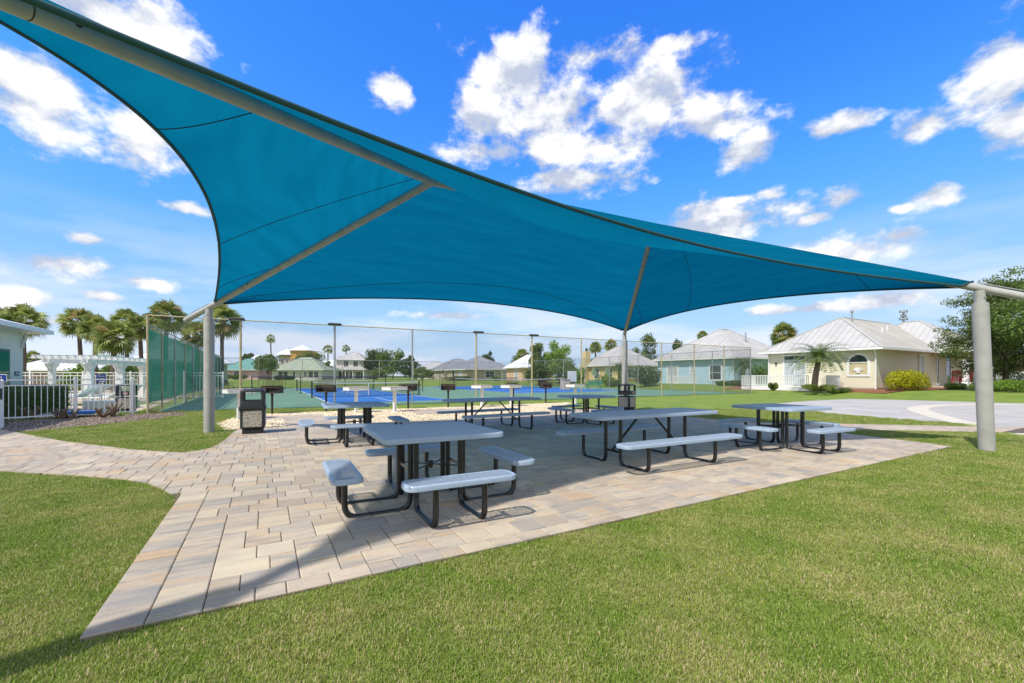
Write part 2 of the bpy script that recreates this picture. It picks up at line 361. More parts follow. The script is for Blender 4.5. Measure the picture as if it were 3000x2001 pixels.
def blade_mat():
    m, nt, N, L, b = attr_mat('grass_blade', '')
    oi = N('ShaderNodeObjectInfo'); g = N('ShaderNodeNewGeometry')
    at_ = N('ShaderNodeAttribute'); at_.attribute_name = 'rnd'; sp = N('ShaderNodeSeparateColor'); L(at_.outputs['Color'], sp.inputs[0])
    n = N('ShaderNodeTexNoise'); n.inputs['Scale'].default_value = 1.6; n.inputs['Detail'].default_value = 5; L(g.outputs['Position'], n.inputs[0])
    def mx(f, a, c):
        x = N('ShaderNodeMix'); x.data_type = 'RGBA'; L(f, x.inputs[0])
        for i, q in ((6, a), (7, c)):
            if isinstance(q, tuple): x.inputs[i].default_value = q + (1,)
            else: L(q, x.inputs[i])
        return x.outputs[2]
    green = mx(sp.outputs[0], (.145, .24, .025), (.30, .39, .065))
    r = N('ShaderNodeMapRange'); r.inputs[1].default_value = .38; r.inputs[2].default_value = .68; L(n.outputs[0], r.inputs[0])
    patch = mx(r.outputs[0], green, mx(sp.outputs[0], (.25, .31, .05), (.39, .42, .10)))
    # straw: a share of the blades, more of it where the patch noise is high
    th = N('ShaderNodeMath'); th.operation = 'MULTIPLY_ADD'; L(r.outputs[0], th.inputs[0]); th.inputs[1].default_value = .22; th.inputs[2].default_value = .025
    ad = N('ShaderNodeMath'); ad.operation = 'MULTIPLY_ADD'; L(oi.outputs['Random'], ad.inputs[0]); ad.inputs[1].default_value = .14; L(th.outputs[0], ad.inputs[2])
    lt = N('ShaderNodeMath'); lt.operation = 'LESS_THAN'; L(sp.outputs[1], lt.inputs[0]); L(ad.outputs[0], lt.inputs[1])
    cfin = mx(lt.outputs[0], patch, (.58, .47, .26))
    L(cfin, b.inputs['Base Color']); b.inputs['Roughness'].default_value = .55; b.inputs['Specular IOR Level'].default_value = .25
    t = N('ShaderNodeBsdfTranslucent'); L(cfin, t.inputs['Color']); ms = N('ShaderNodeMixShader'); ms.inputs[0].default_value = .3
    L(b.outputs[0], ms.inputs[1]); L(t.outputs[0], ms.inputs[2]); L(ms.outputs[0], nt.nodes['Material Output'].inputs[0])
    return m
M_blade = blade_mat()
def leaf_mat(name, c, c2, tr=.3, dead=None):
    m, nt, N, L, b = attr_mat(name, '')
    at_ = N('ShaderNodeAttribute'); at_.attribute_name = 'rnd'; sp = N('ShaderNodeSeparateColor'); L(at_.outputs['Color'], sp.inputs[0])
    x = N('ShaderNodeMix'); x.data_type = 'RGBA'; L(sp.outputs[0], x.inputs[0]); x.inputs[6].default_value = c + (1,); x.inputs[7].default_value = c2 + (1,); o_ = x.outputs[2]
    if dead:
        lt = N('ShaderNodeMath'); lt.operation = 'LESS_THAN'; L(sp.outputs[1], lt.inputs[0]); lt.inputs[1].default_value = dead[1]
        y = N('ShaderNodeMix'); y.data_type = 'RGBA'; L(lt.outputs[0], y.inputs[0]); L(o_, y.inputs[6]); y.inputs[7].default_value = dead[0] + (1,); o_ = y.outputs[2]
    L(o_, b.inputs['Base Color']); b.inputs['Roughness'].default_value = .5; b.inputs['Specular IOR Level'].default_value = .35
    t = N('ShaderNodeBsdfTranslucent'); L(o_, t.inputs['Color']); ms = N('ShaderNodeMixShader'); ms.inputs[0].default_value = tr
    L(b.outputs[0], ms.inputs[1]); L(t.outputs[0], ms.inputs[2]); L(ms.outputs[0], nt.nodes['Material Output'].inputs[0])
    return m
L_dark = leaf_mat('leaf_dark_green', (.045, .08, .02), (.12, .17, .04))
L_mid = leaf_mat('leaf_mid_green', (.08, .14, .025), (.19, .27, .05))
L_bright = leaf_mat('leaf_bright_green', (.14, .25, .025), (.30, .44, .06))
L_yellow = leaf_mat('leaf_golden_shrub', (.11, .19, .015), (.72, .62, .02), .35)
L_palm = leaf_mat('palm_frond', (.10, .15, .03), (.38, .42, .11), .35, ((.42, .31, .13), .06))
L_sago = leaf_mat('sago_frond', (.06, .11, .022), (.20, .27, .06), .25)
L_hedge = leaf_mat('clipped_hedge_leaf', (.05, .10, .015), (.14, .22, .04))
L_flower = leaf_mat('flowering_oleander_leaf', (.03, .07, .018), (.10, .18, .04), .25, ((.75, .74, .62), .09))
L_olive = leaf_mat('olive_tree_leaf', (.09, .125, .03), (.22, .27, .065))

def set_rnd(me, groups):
    """random colour attribute, one value per group of points"""
    a = me.attributes.new('rnd', 'FLOAT_COLOR', 'POINT'); n = len(me.vertices)
    groups = np.asarray(groups); k = int(groups.max()) + 1
    c = np.ones((k, 4), np.float32); c[:, :3] = nr.random((k, 3)); a.data.foreach_set('color', c[groups].ravel())

# ================================================================ the setting
def struct(name, mb, m, smooth=None): return tag(mb.build(name, m, None, smooth), kind='structure')
def sheet(name, poly, z, m):
    b = MB(); b.add([(x, y, z) for x, y in poly], [tuple(range(len(poly)))]); return struct(name, b, m)
def site(poly): return [SW(u, v) for u, v in poly]

def build_lawn():
    c = np.concatenate([-np.geomspace(1600, 72, 14), np.arange(-68, 141, 2.0), np.geomspace(150, 1600, 13)])
    cy = np.concatenate([[-60, -30, -14], np.arange(-8, 121, 2.0), np.geomspace(128, 2600, 14)])
    X, Y = np.meshgrid(c, cy); b = MB()
    vs = [(x, y, hgt(x, y)) for x, y in zip(X.ravel(), Y.ravel())]; n = len(c)
    fs = [(j*n+i, j*n+i+1, (j+1)*n+i+1, (j+1)*n+i) for j in range(len(cy)-1) for i in range(n-1)]
    b.add(vs, fs); return struct('lawn', b, M_lawn, 180)
build_lawn()

PATIO = [(0,0),(11.65,0),(12.05,1.87),(12.6,2.1),(13.1,1.99),(15.02,.46),(16.55,-.75),(17.3,.0),(16.42,.79),(14.15,2.88),(12.3,4.35),(12.3,6.4),(12.55,9.1),
         (11.5,10.5),(10.8,11.35),(9.0,9.15),(2.5,9.25),(2.45,12.9),(.65,12.95),(.65,11.75),(1.3,11.6),(1.25,9.2),(.22,9.3),(.14,8.43),(.10,7.5),(-.01,6.56),(-.18,6.28),(-.4,6.12),(-.75,6.45),(-1.24,6.98),
         (-2.61,8.82),(-3.75,10.65),(-5.3,13.2),(-9,12),(-6.5,9.2),(-2.32,5.63),(-1.21,4.66),(-.75,4.2),(-.44,3.82),(-.2,3.33),(-.05,2.9),(0,2.6)]
PAD2 = [(5.3,11.2),(7.6,11.2),(7.6,13.0),(5.3,13.0)]
PATIO_W = site(PATIO); PAD2_W = site(PAD2)
def build_pavers():
    b = MB()
    for p in (PATIO_W, PAD2_W): b.add([(x, y, .017) for x, y in p], [tuple(range(len(p)))])
    patio = struct('patio', b, M_sand)
    q = .0823; pieces = []
    # left and front border courses, then random rows of three sizes laid along the patio's length
    k = 0.
    while k < 2.9:
        l = q * rnd.choice((2, 3, 3, 2)); pieces.append((0, 3*q, k, k + l)); k += l
    k = 3*q
    while k < 11.65:
        l = q * rnd.choice((2, 3, 3)); pieces.append((k, min(k + l, 11.65), 0, 2*q if rnd.random() < .6 else 2*q)); k += l
    v = 2*q
    while v < 13.4:
        h = q * rnd.choice((3, 3, 3, 2)); u = 3*q if v < 2.9 else -9.0
        if v >= 2.9: u += rnd.choice((0, q, 2*q))
        while u < 17.4:
            l = q * rnd.choice((3, 3, 4, 2, 3, 3)); pieces.append((u, u + l, v, v + h)); u += l
        v += h
    made = []
    for (u0, u1, v0, v1) in pieces:
        for poly in (PATIO, PAD2):
            c = clip_rect(poly, u0 + .0027, u1 - .0027, v0 + .0042, v1 - .0042)
            # drop repeated points
            c = [p for i, p in enumerate(c) if math.dist(p, c[i-1]) > 1e-3]
            if len(c) >= 3 and abs(area(c)) > .0012:
                made.append(c if area(c) > 0 else c[::-1])
    def score(c):
        x, y = SW(sum(p[0] for p in c)/len(c), sum(p[1] for p in c)/len(c))
        if y < 1.0 or abs(x/y) > 1.22 or y*0.72 < 1.25: return 0
        return abs(area(c)) / y**3
    made.sort(key=score, reverse=True)
    def geo(c):
        cx = sum(p[0] for p in c)/len(c); cy = sum(p[1] for p in c)/len(c); n = len(c); dz = rnd.uniform(-.0022, .0022); tx, ty = rnd.gauss(0, .006), rnd.gauss(0, .006)
        r = .0055; inn = []
        for p in c:
            d = math.dist(p, (cx, cy)); f = max(.5, 1 - 1.4*r/max(d, .02)); inn.append((cx + (p[0]-cx)*f, cy + (p[1]-cy)*f))
        W = lambda p, z: SW(*p) + (z + dz + tx*(p[0]-cx) + ty*(p[1]-cy),)
        vs = [W(p, .002) for p in c] + [W(p, .0255) for p in c] + [W(p, .030) for p in inn]
        fs = [tuple(range(2*n, 3*n))]
        for k in range(2):
            fs += [(k*n+i, k*n+(i+1) % n, (k+1)*n+(i+1) % n, (k+1)*n+i) for i in range(n)]
        return vs, fs
    for c in made[:300]:
        vs, fs = geo(c); m = MB(); m.add(vs, fs); me = m.mesh('paver', M_paver); set_rnd(me, [0]*len(vs)); link('paver', me, patio)
    m = MB(); g = []
    for i, c in enumerate(made[300:]):
        vs, fs = geo(c); m.add(vs, fs); g += [i]*len(vs)
    me = m.mesh('paver_field', M_paver); set_rnd(me, g); tag(link('paver_field', me, patio), kind='stuff')
build_pavers()

# river-stone beds behind the patio
GRAVEL = [(.0,9.3),(1.25,9.2),(2.5,9.25),(9.0,9.15),(10.8,11.35),(13.5,13.6),(13.6,14.1),(.2,14.15),(-.1,12.9),(-.35,11.4)]
M_gravel = mat('gravel_bed_fines', (.55, .42, .24), .9, (.30, .23, .13), 30, coord='World')
M_stone = leaf_mat('river_stone', (.66, .52, .30), (.80, .71, .53), 0, ((.42, .30, .17), .22))
GRAVEL_W = site(GRAVEL)
gravel = sheet('gravel_bed', GRAVEL_W, .004, M_gravel)
def build_stones():
    P = nr.random((26000, 2)) * [14.2, 5.2] + [-.4, 9.1]
    ok = inside(GRAVEL, P[:,0], P[:,1]) & ~inside(PATIO, P[:,0], P[:,1]) & ~inside(PAD2, P[:,0], P[:,1])
    P = P[ok][:15000]; b = MB(); g = []
    for i, (u, v) in enumerate(P):
        x, y = SW(u, v); a, c_, d = rnd.uniform(.018, .038), rnd.uniform(.015, .03), rnd.uniform(.010, .02); th = rnd.uniform(0, 6.3); z = .008 + rnd.random()*.012
        ct, st = math.cos(th), math.sin(th)
        pts = [(a*ct, a*st, 0), (-c_*st*1., c_*ct, 0), (-a*ct, -a*st, 0), (c_*st, -c_*ct, 0), (a*.3*ct, a*.3*st, d), (-a*.3*ct, -a*.3*st, d*.9)]
        b.add([(x+p[0], y+p[1], z+p[2]) for p in pts], [(0,1,4),(1,5,4),(1,2,5),(2,3,5),(3,4,5),(3,0,4)]); g += [i]*6
    me = b.mesh('river_stones', M_stone, 180); set_rnd(me, g); tag(link('river_stones', me, gravel), kind='stuff')
build_stones()

# mulch bed by the pool fence, with the strip along the court
MULCH_W = [(-12.0,15.6),(-10.9,14.6),(-10.6,13.0),(-10.9,11.4),(-11.2,10.1),(-12.2,10.05),(-13.5,10.4),(-16.6,11.6),(-16.0,12.4),(-14.6,12.3),(-12.9,14.7)]
M_mulch = mat('bark_mulch', (.15, .105, .07), .95, (.33, .255, .18), 22, bump=.9, bscale=45, coord='World')
mulch = sheet('mulch_bed', MULCH_W, .004, M_mulch)
def build_chips():
    P = nr.random((14000, 2))*[7, 6.5]+[-17, 9.8]; P = P[inside(MULCH_W, P[:, 0], P[:, 1])][:6000]; b = MB(); g = []
    for i, (x, y) in enumerate(P):
        a = rnd.uniform(0, 6.28); l, w = rnd.uniform(.02, .05), rnd.uniform(.006, .015); c, s_ = math.cos(a), math.sin(a); z = .012+rnd.random()*.012; t_ = rnd.uniform(-.012, .012)
        b.add([(x+c*l-s_*w, y+s_*l+c*w, z+t_), (x-c*l-s_*w, y-s_*l+c*w, z-t_), (x-c*l+s_*w, y-s_*l-c*w, z-t_), (x+c*l+s_*w, y+s_*l-c*w, z+t_)], [(0,1,2,3)]); g += [i]*4
    me = b.mesh('bark_chips', leaf_mat('bark_chip', (.13, .085, .055), (.42, .33, .24), 0)); set_rnd(me, g); tag(link('bark_chips', me, mulch), kind='stuff')
build_chips()
M_straw = mat('pine_straw', (.26, .10, .045), .95, (.15, .06, .03), 9, bump=.9, bscale=40, coord='World')

# tennis and pickleball courts
M_green = mat('court_green', (.10, .205, .12), .75, (.135, .24, .15), .5, coord='World', bump=.05)
M_blue = mat('court_blue', (.004, .105, .37), .7, (.012, .135, .42), .5, coord='World')
M_line = mat('white_line_paint', (.75, .76, .76), .7)
sheet('sports_court', site([(-2.7,16.9),(32.8,16.9),(32.8,48.6),(-2.7,48.6)]), .004, M_green)
COURTS = [(3.45,19.0,9.55,32.4),(3.45,33.0,9.55,46.4),(17.3,25.0,28.3,46.0)]
for (a, b_, c_, d_) in COURTS:
    sheet('court_surface', site([(a-.0,b_),(c_,b_),(c_,d_),(a,d_)]), .008, M_blue)
    ln = MB(); mid = (b_+d_)/2; big = c_ - a > 8
    def lrect(u0, u1, v0, v1): ln.add([SW(u0,v0)+(.012,), SW(u1,v0)+(.012,), SW(u1,v1)+(.012,), SW(u0,v1)+(.012,)], [(0,1,2,3)])
    w = .06
    lrect(a,c_,b_,b_+w); lrect(a,c_,d_-w,d_); lrect(a,a+w,b_+w,d_-w); lrect(c_-w,c_,b_+w,d_-w)
    k = 6.4 if big else 2.13
    lrect(a+w,c_-w,mid-k-w,mid-k); lrect(a+w,c_-w,mid+k,mid+k+w)
    m2 = (a+c_)/2
    if big:
        lrect(m2-w/2,m2+w/2,mid-k,mid+k)
        lrect(a+1.37,a+1.37+w,b_+w,mid-k-w); lrect(c_-1.37-w,c_-1.37,b_+w,mid-k-w)
    else: lrect(m2-w/2,m2+w/2,b_+w,mid-k-w); lrect(m2-w/2,m2+w/2,mid+k+w,d_-w)
    tag(ln.build('court_lines', M_line), kind='structure')

# car park, gutter and painted stalls
M_asph = mat('sun_bleached_asphalt', (.43, .395, .355), .9, (.35, .325, .295), .9, coord='World', bump=.12, bscale=90)
M_conc = mat('gutter_concrete', (.58, .52, .40), .85, (.52, .47, .38), 2, coord='World')
sheet('car_park', [(10.9,15.2),(11.5,13.4),(12.2,11.6),(11.0,9.2),(10.2,7.4),(13,3),(60,3),(60,13),(24.3,20.5),(21.4,23.1),(19.1,24.5),(15.5,22.6),(12.2,20.2)], .004, M_asph)
GUT = [(10.0,6.8),(10.5,8.0),(11.05,9.25),(11.9,10.9),(13.2,13.2),(14.5,15.2),(15.5,16.6),(16.9,18.0),(18.6,19.0),(20.6,19.5),(23,19.3),(30,16.9)]
def ribbon(pts, w, z, name, m):
    for _ in range(2):
        o_ = [pts[0]]
        for i in range(len(pts)-1):
            a, b = np.array(pts[i]), np.array(pts[i+1]); o_ += [tuple(.75*a+.25*b), tuple(.25*a+.75*b)]
        pts = o_ + [pts[-1]]
    b = MB(); vs = []
    for i, p in enumerate(pts):
        d = np.array(pts[min(i+1,len(pts)-1)]) - np.array(pts[max(i-1,0)]); d = d/np.linalg.norm(d); n = np.array([-d[1], d[0]])*w/2
        vs += [tuple(np.array(p)+n)+(z,), tuple(np.array(p)-n)+(z,)]
    b.add(vs, [(2*i+1, 2*i+3, 2*i+2, 2*i) for i in range(len(pts)-1)]); return struct(name, b, m)
ribbon(GUT, .62, .010, 'gutter', M_conc)
for (x, y) in ((14.15,15.6),(16.6,18.0),(18.9,19.5)):
    a = np.array([x-.1, y+.1]); e = a + V*4.6; n = U*.05
    sheet('parking_line', [tuple(a-n), tuple(a+n), tuple(e+n), tuple(e-n)], .008, M_line)
sheet('sand_patch', smooth_poly([(8.35,7.55),(8.8,7.25),(9.5,7.1),(9.6,7.35),(8.9,7.65)]), .006, mat('bare_sand', (.62,.56,.46), .95, (.40,.37,.24), 8, coord='World'))

# pool deck beyond the white fence
M_deck = mat('tan_pool_deck', (.54, .44, .33), .85, (.46, .38, .29), 3, coord='World')
POOL = [(-13.1,15.2),(-14.9,12.7),(-16.3,13.2),(-19.5,18.0),(-40,20),(-46,40),(-30.5,44),(-22.6,30)]
sheet('pool_deck', POOL, .004, M_deck)
sheet('grass_strip', [(-15.0,20.6),(-20.8,18.9),(-21.5,19.9),(-15.5,21.7)], .008, mat('strip_turf', (.09,.17,.03), .9, (.16,.24,.05), 6, coord='World'))

# ================================================================ grass blades (near lawn)
NOGRASS = [PATIO_W, PAD2_W, GRAVEL_W, MULCH_W, POOL, site([(-2.7,16.9),(32.8,16.9),(32.8,48.6),(-2.7,48.6)]),
           [(10.9,15.2),(11.5,13.4),(12.2,11.6),(11.0,9.2),(10.2,7.4),(13,3),(60,3),(60,13),(24.3,20.5),(21.4,23.1),(19.1,24.5),(15.5,22.6),(12.2,20.2)]]
def build_grass():
    coll = bpy.data.collections.new('blade_clumps')
    for k in range(6):
        b = MB(); g = []
        nb = 120
        for i in range(nb):
            r = .085 * math.sqrt(rnd.random()); a = rnd.uniform(0, 6.283); x, y = r*math.cos(a), r*math.sin(a)
            h = rnd.uniform(.012, .025); le = rnd.uniform(.1, 1.0); d = rnd.uniform(0, 6.283); dx, dy = math.cos(d), math.sin(d); w = rnd.uniform(.0011, .0021)
            if rnd.random() < .07: h, le = .012, 2.6                                  # clippings lying flat
            px, py = -dy*w, dx*w; l = h*le
            b.add([(x-px,y-py,0),(x+px,y+py,0),(x+px*.8+dx*l*.35,y+py*.8+dy*l*.35,h*.6),(x-px*.8+dx*l*.35,y-py*.8+dy*l*.35,h*.6),(x+dx*l,y+dy*l,h)], [(0,1,2,3),(3,2,4)]); g += [i]*5
        me = b.mesh('blade_clump', M_blade); set_rnd(me, g); coll.objects.link(bpy.data.objects.new('blade_clump', me))
    pts = []
    for (d0, d1, dens) in ((1.3, 2.8, 560), (2.8, 4.5, 430), (4.5, 7, 260), (7, 11, 110), (11, 17, 45)):
        w = 1.3*d1; n = int((d1-d0)*2*w*dens); P = nr.random((n, 2))*[2*w, d1-d0] + [-w, d0]
        P = P[np.abs(P[:,0]) < P[:,1]*1.25 + .3]
        keep = np.ones(len(P), bool)
        for poly in NOGRASS: keep &= ~inside(poly, P[:,0], P[:,1])
        P = P[keep]; sc_ = np.full(len(P), {1.3:1., 2.8:1.05, 4.5:1.2, 7:1.5, 11:1.9}[d0]) * nr.uniform(.75, 1.2, len(P))
        pts.append(np.column_stack([P, sc_]))
    P = np.concatenate(pts); me = bpy.data.meshes.new('grass_blades')
    me.from_pydata([(x, y, 0.) for x, y, _ in P], [], [])
    a = me.attributes.new('sz', 'FLOAT', 'POINT'); a.data.foreach_set('value', P[:,2].astype(np.float32))
    o = link('grass_blades', me); tag(o, 'short mown green turf with straw flecks around the patio', 'grass', kind='stuff')
    ng = bpy.data.node_groups.new('scatter_blades', 'GeometryNodeTree')
    ng.interface.new_socket('Geometry', in_out='INPUT', socket_type='NodeSocketGeometry'); ng.interface.new_socket('Geometry', in_out='OUTPUT', socket_type='NodeSocketGeometry')
    N = ng.nodes.new; L = ng.links.new; gi = N('NodeGroupInput'); go = N('NodeGroupOutput')
    ip = N('GeometryNodeInstanceOnPoints'); ci = N('GeometryNodeCollectionInfo'); ci.inputs[0].default_value = coll; ci.inputs['Separate Children'].default_value = True; ci.inputs['Reset Children'].default_value = True
    L(gi.outputs[0], ip.inputs['Points']); L(ci.outputs[0], ip.inputs['Instance']); ip.inputs['Pick Instance'].default_value = True
    rv = N('FunctionNodeRandomValue'); rv.data_type = 'FLOAT_VECTOR'; rv.inputs[0].default_value = (-.12, -.12, 0); rv.inputs[1].default_value = (.12, .12, 6.283)
    er = N('FunctionNodeEulerToRotation'); L(rv.outputs[0], er.inputs[0]); L(er.outputs[0], ip.inputs['Rotation'])
    na = N('GeometryNodeInputNamedAttribute'); na.data_type = 'FLOAT'; na.inputs['Name'].default_value = 'sz'; L(na.outputs[0], ip.inputs['Scale'])
    L(ip.outputs[0], go.inputs[0]); md = o.modifiers.new('scatter', 'NODES'); md.node_group = ng
    print('grass clumps', len(P))
build_grass()

# ================================================================ shade canopy
PA, PB, PC, PD = (np.array(p) for p in ((-6.96, 9.96, 2.88), (4.25, 16.36, 2.90), (8.12, 7.53, 2.83), (-3.02, 1.115, 3.02)))
P1, P2 = np.array([-1.40, 7.58, 4.70]), np.array([3.37, 10.3, 4.85])
canopy = empty('shade_canopy', 'large teal fabric shade sail on grey steel posts over the picnic tables', 'shade sail', (.6, 8.7, 0))
CO = np.array([.6, 8.7, 0])
def build_canopy():
    br = .065
    def hem(a, b, p, q, ia, ib, s, dz, sk, n):
        t = np.linspace(0, 1, n); cen = (p+q)/2; ab = b-a; nm = np.array([-ab[1], ab[0], 0]); nm /= np.linalg.norm(nm)
        if nm @ (cen-(a+b)/2) < 0: nm = -nm
        a2 = a+(p-a)*ia; b2 = b+(q-b)*ib; w = 4*t*(1-t)*(1+sk*(2*t-1))
        return a2+(b2-a2)*t[:, None]+w[:, None]*(nm*s+np.array([0, 0, dz]))
    def chain(pts, n):
        pts = np.array(pts); l = np.concatenate([[0], np.cumsum(np.linalg.norm(np.diff(pts, axis=0), axis=1))]); t = np.linspace(0, l[-1], n)
        return np.stack([np.interp(t, l, pts[:, k]) for k in range(3)], 1)
    top = np.array([0, 0, br+.03]); NU, NV = 61, 25
    ins = lambda c, p, k: c+(p-c)*k
    panels = [((PA, PB, P1, P2, .03, .03, 1.1, .40, 0.), [PA, P1, P2, PB], None),
              ((PD, PA, P1, P1, .044, .03, .726, .789, -.168), [PD, P1, PA], None),
              ((PB, PC, P2, P2, .03, .015, .497, .334, -.027), [PB, P2, PC], None),
              ((PD, PC, P1, P2, .013, .015, 1.373, .188, .168), [PD, P1, P2, PC], FRONT_SAG)]
    seam_v = [[.62], [.35, .72], [.45], []]
    for k, (h, ch, sag) in enumerate(panels):
        H_ = hem(*h, NU); c = list(ch); c[0] = ins(ch[0], ch[1], h[4]); c[-1] = ins(ch[-1], ch[-2], h[5])
        C_ = chain([q+top for q in c], NU); H_[0] = C_[0]; H_[-1] = C_[-1]
        t = np.linspace(0, 1, NV)[:, None, None]; G = H_[None]*(1-t)+C_[None]*t
        for _ in range(900):
            G[1:-1, 1:-1] = .25*(G[:-2, 1:-1]+G[2:, 1:-1]+G[1:-1, :-2]+G[1:-1, 2:])
        if sag is not None:
            tv = np.linspace(0, 1, NV)[:, None]; tu = np.linspace(0, 1, NU)[None]
            kn = sag; kx = np.linspace(0, 1, NU)*8; ki = np.minimum(kx.astype(int), 7); f = kx-ki; K = lambda o_: np.array([kn[min(max(q+o_, 0), 8)] for q in ki])
            am = .5*(2*K(0)+(-K(-1)+K(1))*f+(2*K(-1)-5*K(0)+4*K(1)-K(2))*f*f+(-K(-1)+3*K(0)-3*K(1)+K(2))*f**3)
            pf = tv*(1-tv)**1.5; G[:, :, 2] -= pf/pf.max()*am[None]
        G = G - CO
        b = MB(); b.add(G.reshape(-1, 3), [(j*NU+i, j*NU+i+1, (j+1)*NU+i+1, (j+1)*NU+i) for j in range(NV-1) for i in range(NU-1)])
        pn = b.build('canopy_panel', M_fabric, canopy, 180)
        hb = MB(); hb.tube(H_-CO, .021, 8); hb.build('hem', M_hem, pn, 180)
        # sewn seams: thin flat tapes just under the cloth
        def tape(line):
            s = MB(); s.tube(line - np.array([0, 0, .004]), .0055, 5); s.build('seam', M_seam, pn, 180)
        if k == 0:                                   # one seam along the long side, parallel to the hem
            tape(G[7, 2:-2])
            tape(np.stack([G[j, int(3+j*.28)] for j in range(8)]))
        elif k == 1:
            for u0, u1 in ((.31, .23), (.70, .505), (.92, .85)): tape(np.stack([np.array([np.interp(u0+(u1-u0)*j/(NV-1), np.linspace(0, 1, NU), G[j, :, m]) for m in range(3)]) for j in range(NV)]))
        elif k == 2:
            for u0, u1 in ((.11, .20), (.36, .56), (.85, .83)): tape(np.stack([np.array([np.interp(u0+(u1-u0)*j/(NV-1), np.linspace(0, 1, NU), G[j, :, m]) for m in range(3)]) for j in range(NV)]))
        else: tape(np.stack([np.array([np.interp(.9+.02*j/(NV-1), np.linspace(0, 1, NU), G[j, :, m]) for m in range(3)]) for j in range(NV)]))
    lean = {0: (0, 0), 1: (.02, .1), 2: (-.13, .0), 3: (0, 0)}
    for k, (P, A) in enumerate(((PA, P1), (PB, P2), (PC, P2), (PD, P1))):
        top_ = P - CO; base = np.array([P[0], P[1], 0]) - CO
        base[0] -= lean[k][0]; base[1] -= lean[k][1]
        zc = top_[2]-.27; f = zc/top_[2]; mid = base + (top_-base)*f
        b = MB(); b.tube([base, mid], .108, 24); b.tube([mid, mid+(top_-base)*.004], .108, 24)
        po = b.build('post', M_post, canopy, 40)
        b = MB(); b.tube([mid-(top_-base)*.01, top_-(top_-base)*.015], .074, 20); b.build('post_sleeve', M_post, po, 40)
        b = MB(); b.tube([mid+np.array([.0, -.085, .10]), mid+np.array([.0, -.066, .10])], .018, 8); b.build('bolt', M_galv, po, 40)
        d = P-A; ex = .14 if k == 0 else (.20 if k == 2 else .04)
        e = A+d*(1+ex)-CO; s_ = A-CO
        b = MB(); b.tube([s_, e], br, 20); bm = b.build('hip_beam', M_post, canopy, 40)
        # rust-stained joint ring where the arm meets the rafter, and the hem shackle at the beam end
        jr = A+d*.80-CO; b = MB(); dn = d/np.linalg.norm(d); b.tube([jr, jr+dn*.008], br+.0015, 20); b.build('joint_ring', M_rust, bm, 40)
        bt = A+d*.77-CO; b = MB(); sd_ = np.cross(dn, [0, 0, 1]); sd_ /= np.linalg.norm(sd_); b.tube([bt-sd_*.07, bt-sd_*.05+sd_*.12], .018, 8); b.build('bolt', M_rust, bm, 40)
        b = MB(); w0 = e-dn*.02+np.array([0, 0, .06]); b.tube([w0, w0-dn*.25+np.array([0, 0, .05]), P-CO+np.array([0, 0, .09])], .008, 6); b.build('turnbuckle', M_galv, bm, 40)
    b = MB(); b.tube([P1-CO, P2-CO], br, 20); b.build('ridge_beam', M_post, canopy, 40)
FRONT_SAG = [0, .08, .185, .40, .365, .234, .12, .053, 0]      # how far the tensioned front panel dips below a straight sheet
build_canopy()

# ================================================================ picnic tables
def rim(w, h, r, z, t, wd, b=None):
    """rounded-corner edge band of a table top or bench"""
    b = b or MB(); c = rrect(w, h, r); prof = [(wd, z-.004), (.012, z), (.004, z-.004), (0, z-.014), (0, z-t), (.006, z-t-.003), (.012, z-t)]
    rings = [[(x-nx*o_, y-ny*o_, zz) for x, y, nx, ny in c] for o_, zz in prof]
    b.loft(rings, cap=False); return b
def lattice(w, h, z, pitch=.021, bw=.0085, ang=34, t=.005):
    """expanded-metal mesh: two families of crossing strands, clipped to the rectangle"""
    b = MB()
    for sgn in (1, -1):
        a = R(ang)*sgn; d = np.array([math.cos(a), math.sin(a)]); n = np.array([-d[1], d[0]])
        ext = abs(w/2*n[0])+abs(h/2*n[1]); k = -ext
        while k < ext:
            k += pitch; p0 = n*k; ts = []
            lo, hi = -9., 9.
            for ax, lim in ((0, w/2), (1, h/2)):
                if abs(d[ax]) > 1e-6:
                    t0, t1 = sorted(((-lim-p0[ax])/d[ax], (lim-p0[ax])/d[ax])); lo, hi = max(lo, t0), min(hi, t1)
            if hi-lo < .02: continue
            e = n*bw/2; q = [p0+d*lo-e, p0+d*hi-e, p0+d*hi+e, p0+d*lo+e]
            zz = z+(.0012 if sgn > 0 else 0)
            b.add([(x, y, zz) for x, y in q]+[(x, y, zz-t) for x, y in q], [(0,1,2,3),(7,6,5,4),(0,4,5,1),(2,6,7,3)])
    return b
ZT, ZS = .76, .435
def mesh_cache():
    d = {}
    for n, (w, h, r, z, t, p) in dict(sq=(1.17,1.17,.08,ZT,.048,.033), rt=(2.42,.76,.09,ZT,.048,.033), sb=(1.0,.265,.085,ZS,.046,.034), rb=(2.30,.27,.09,ZS,.046,.034)).items():
        d[n] = rim(w, h, r, z, t, .034).mesh('rim', M_coat, 50)
        d[n+'m'] = lattice(w-.03, h-.03, z-.005, p, .0105 if n in ('sq', 'rt') else .0085).mesh('mesh_top', M_coat)
    return d
MC = mesh_cache()
def plate(parent, key, name, loc=(0,0,0), rz=0):
    o = link(name, MC[key], parent, loc, rz); link('expanded_mesh', MC[key+'m'], o); return o
def u_frame(x, yi, yo, zi, zo, r=.0265):
    return MB().tube(fillet([(x, yi, zi), (x, yi, r), (x, yo, r), (x, yo, zo)], .13, 7), r, 12)
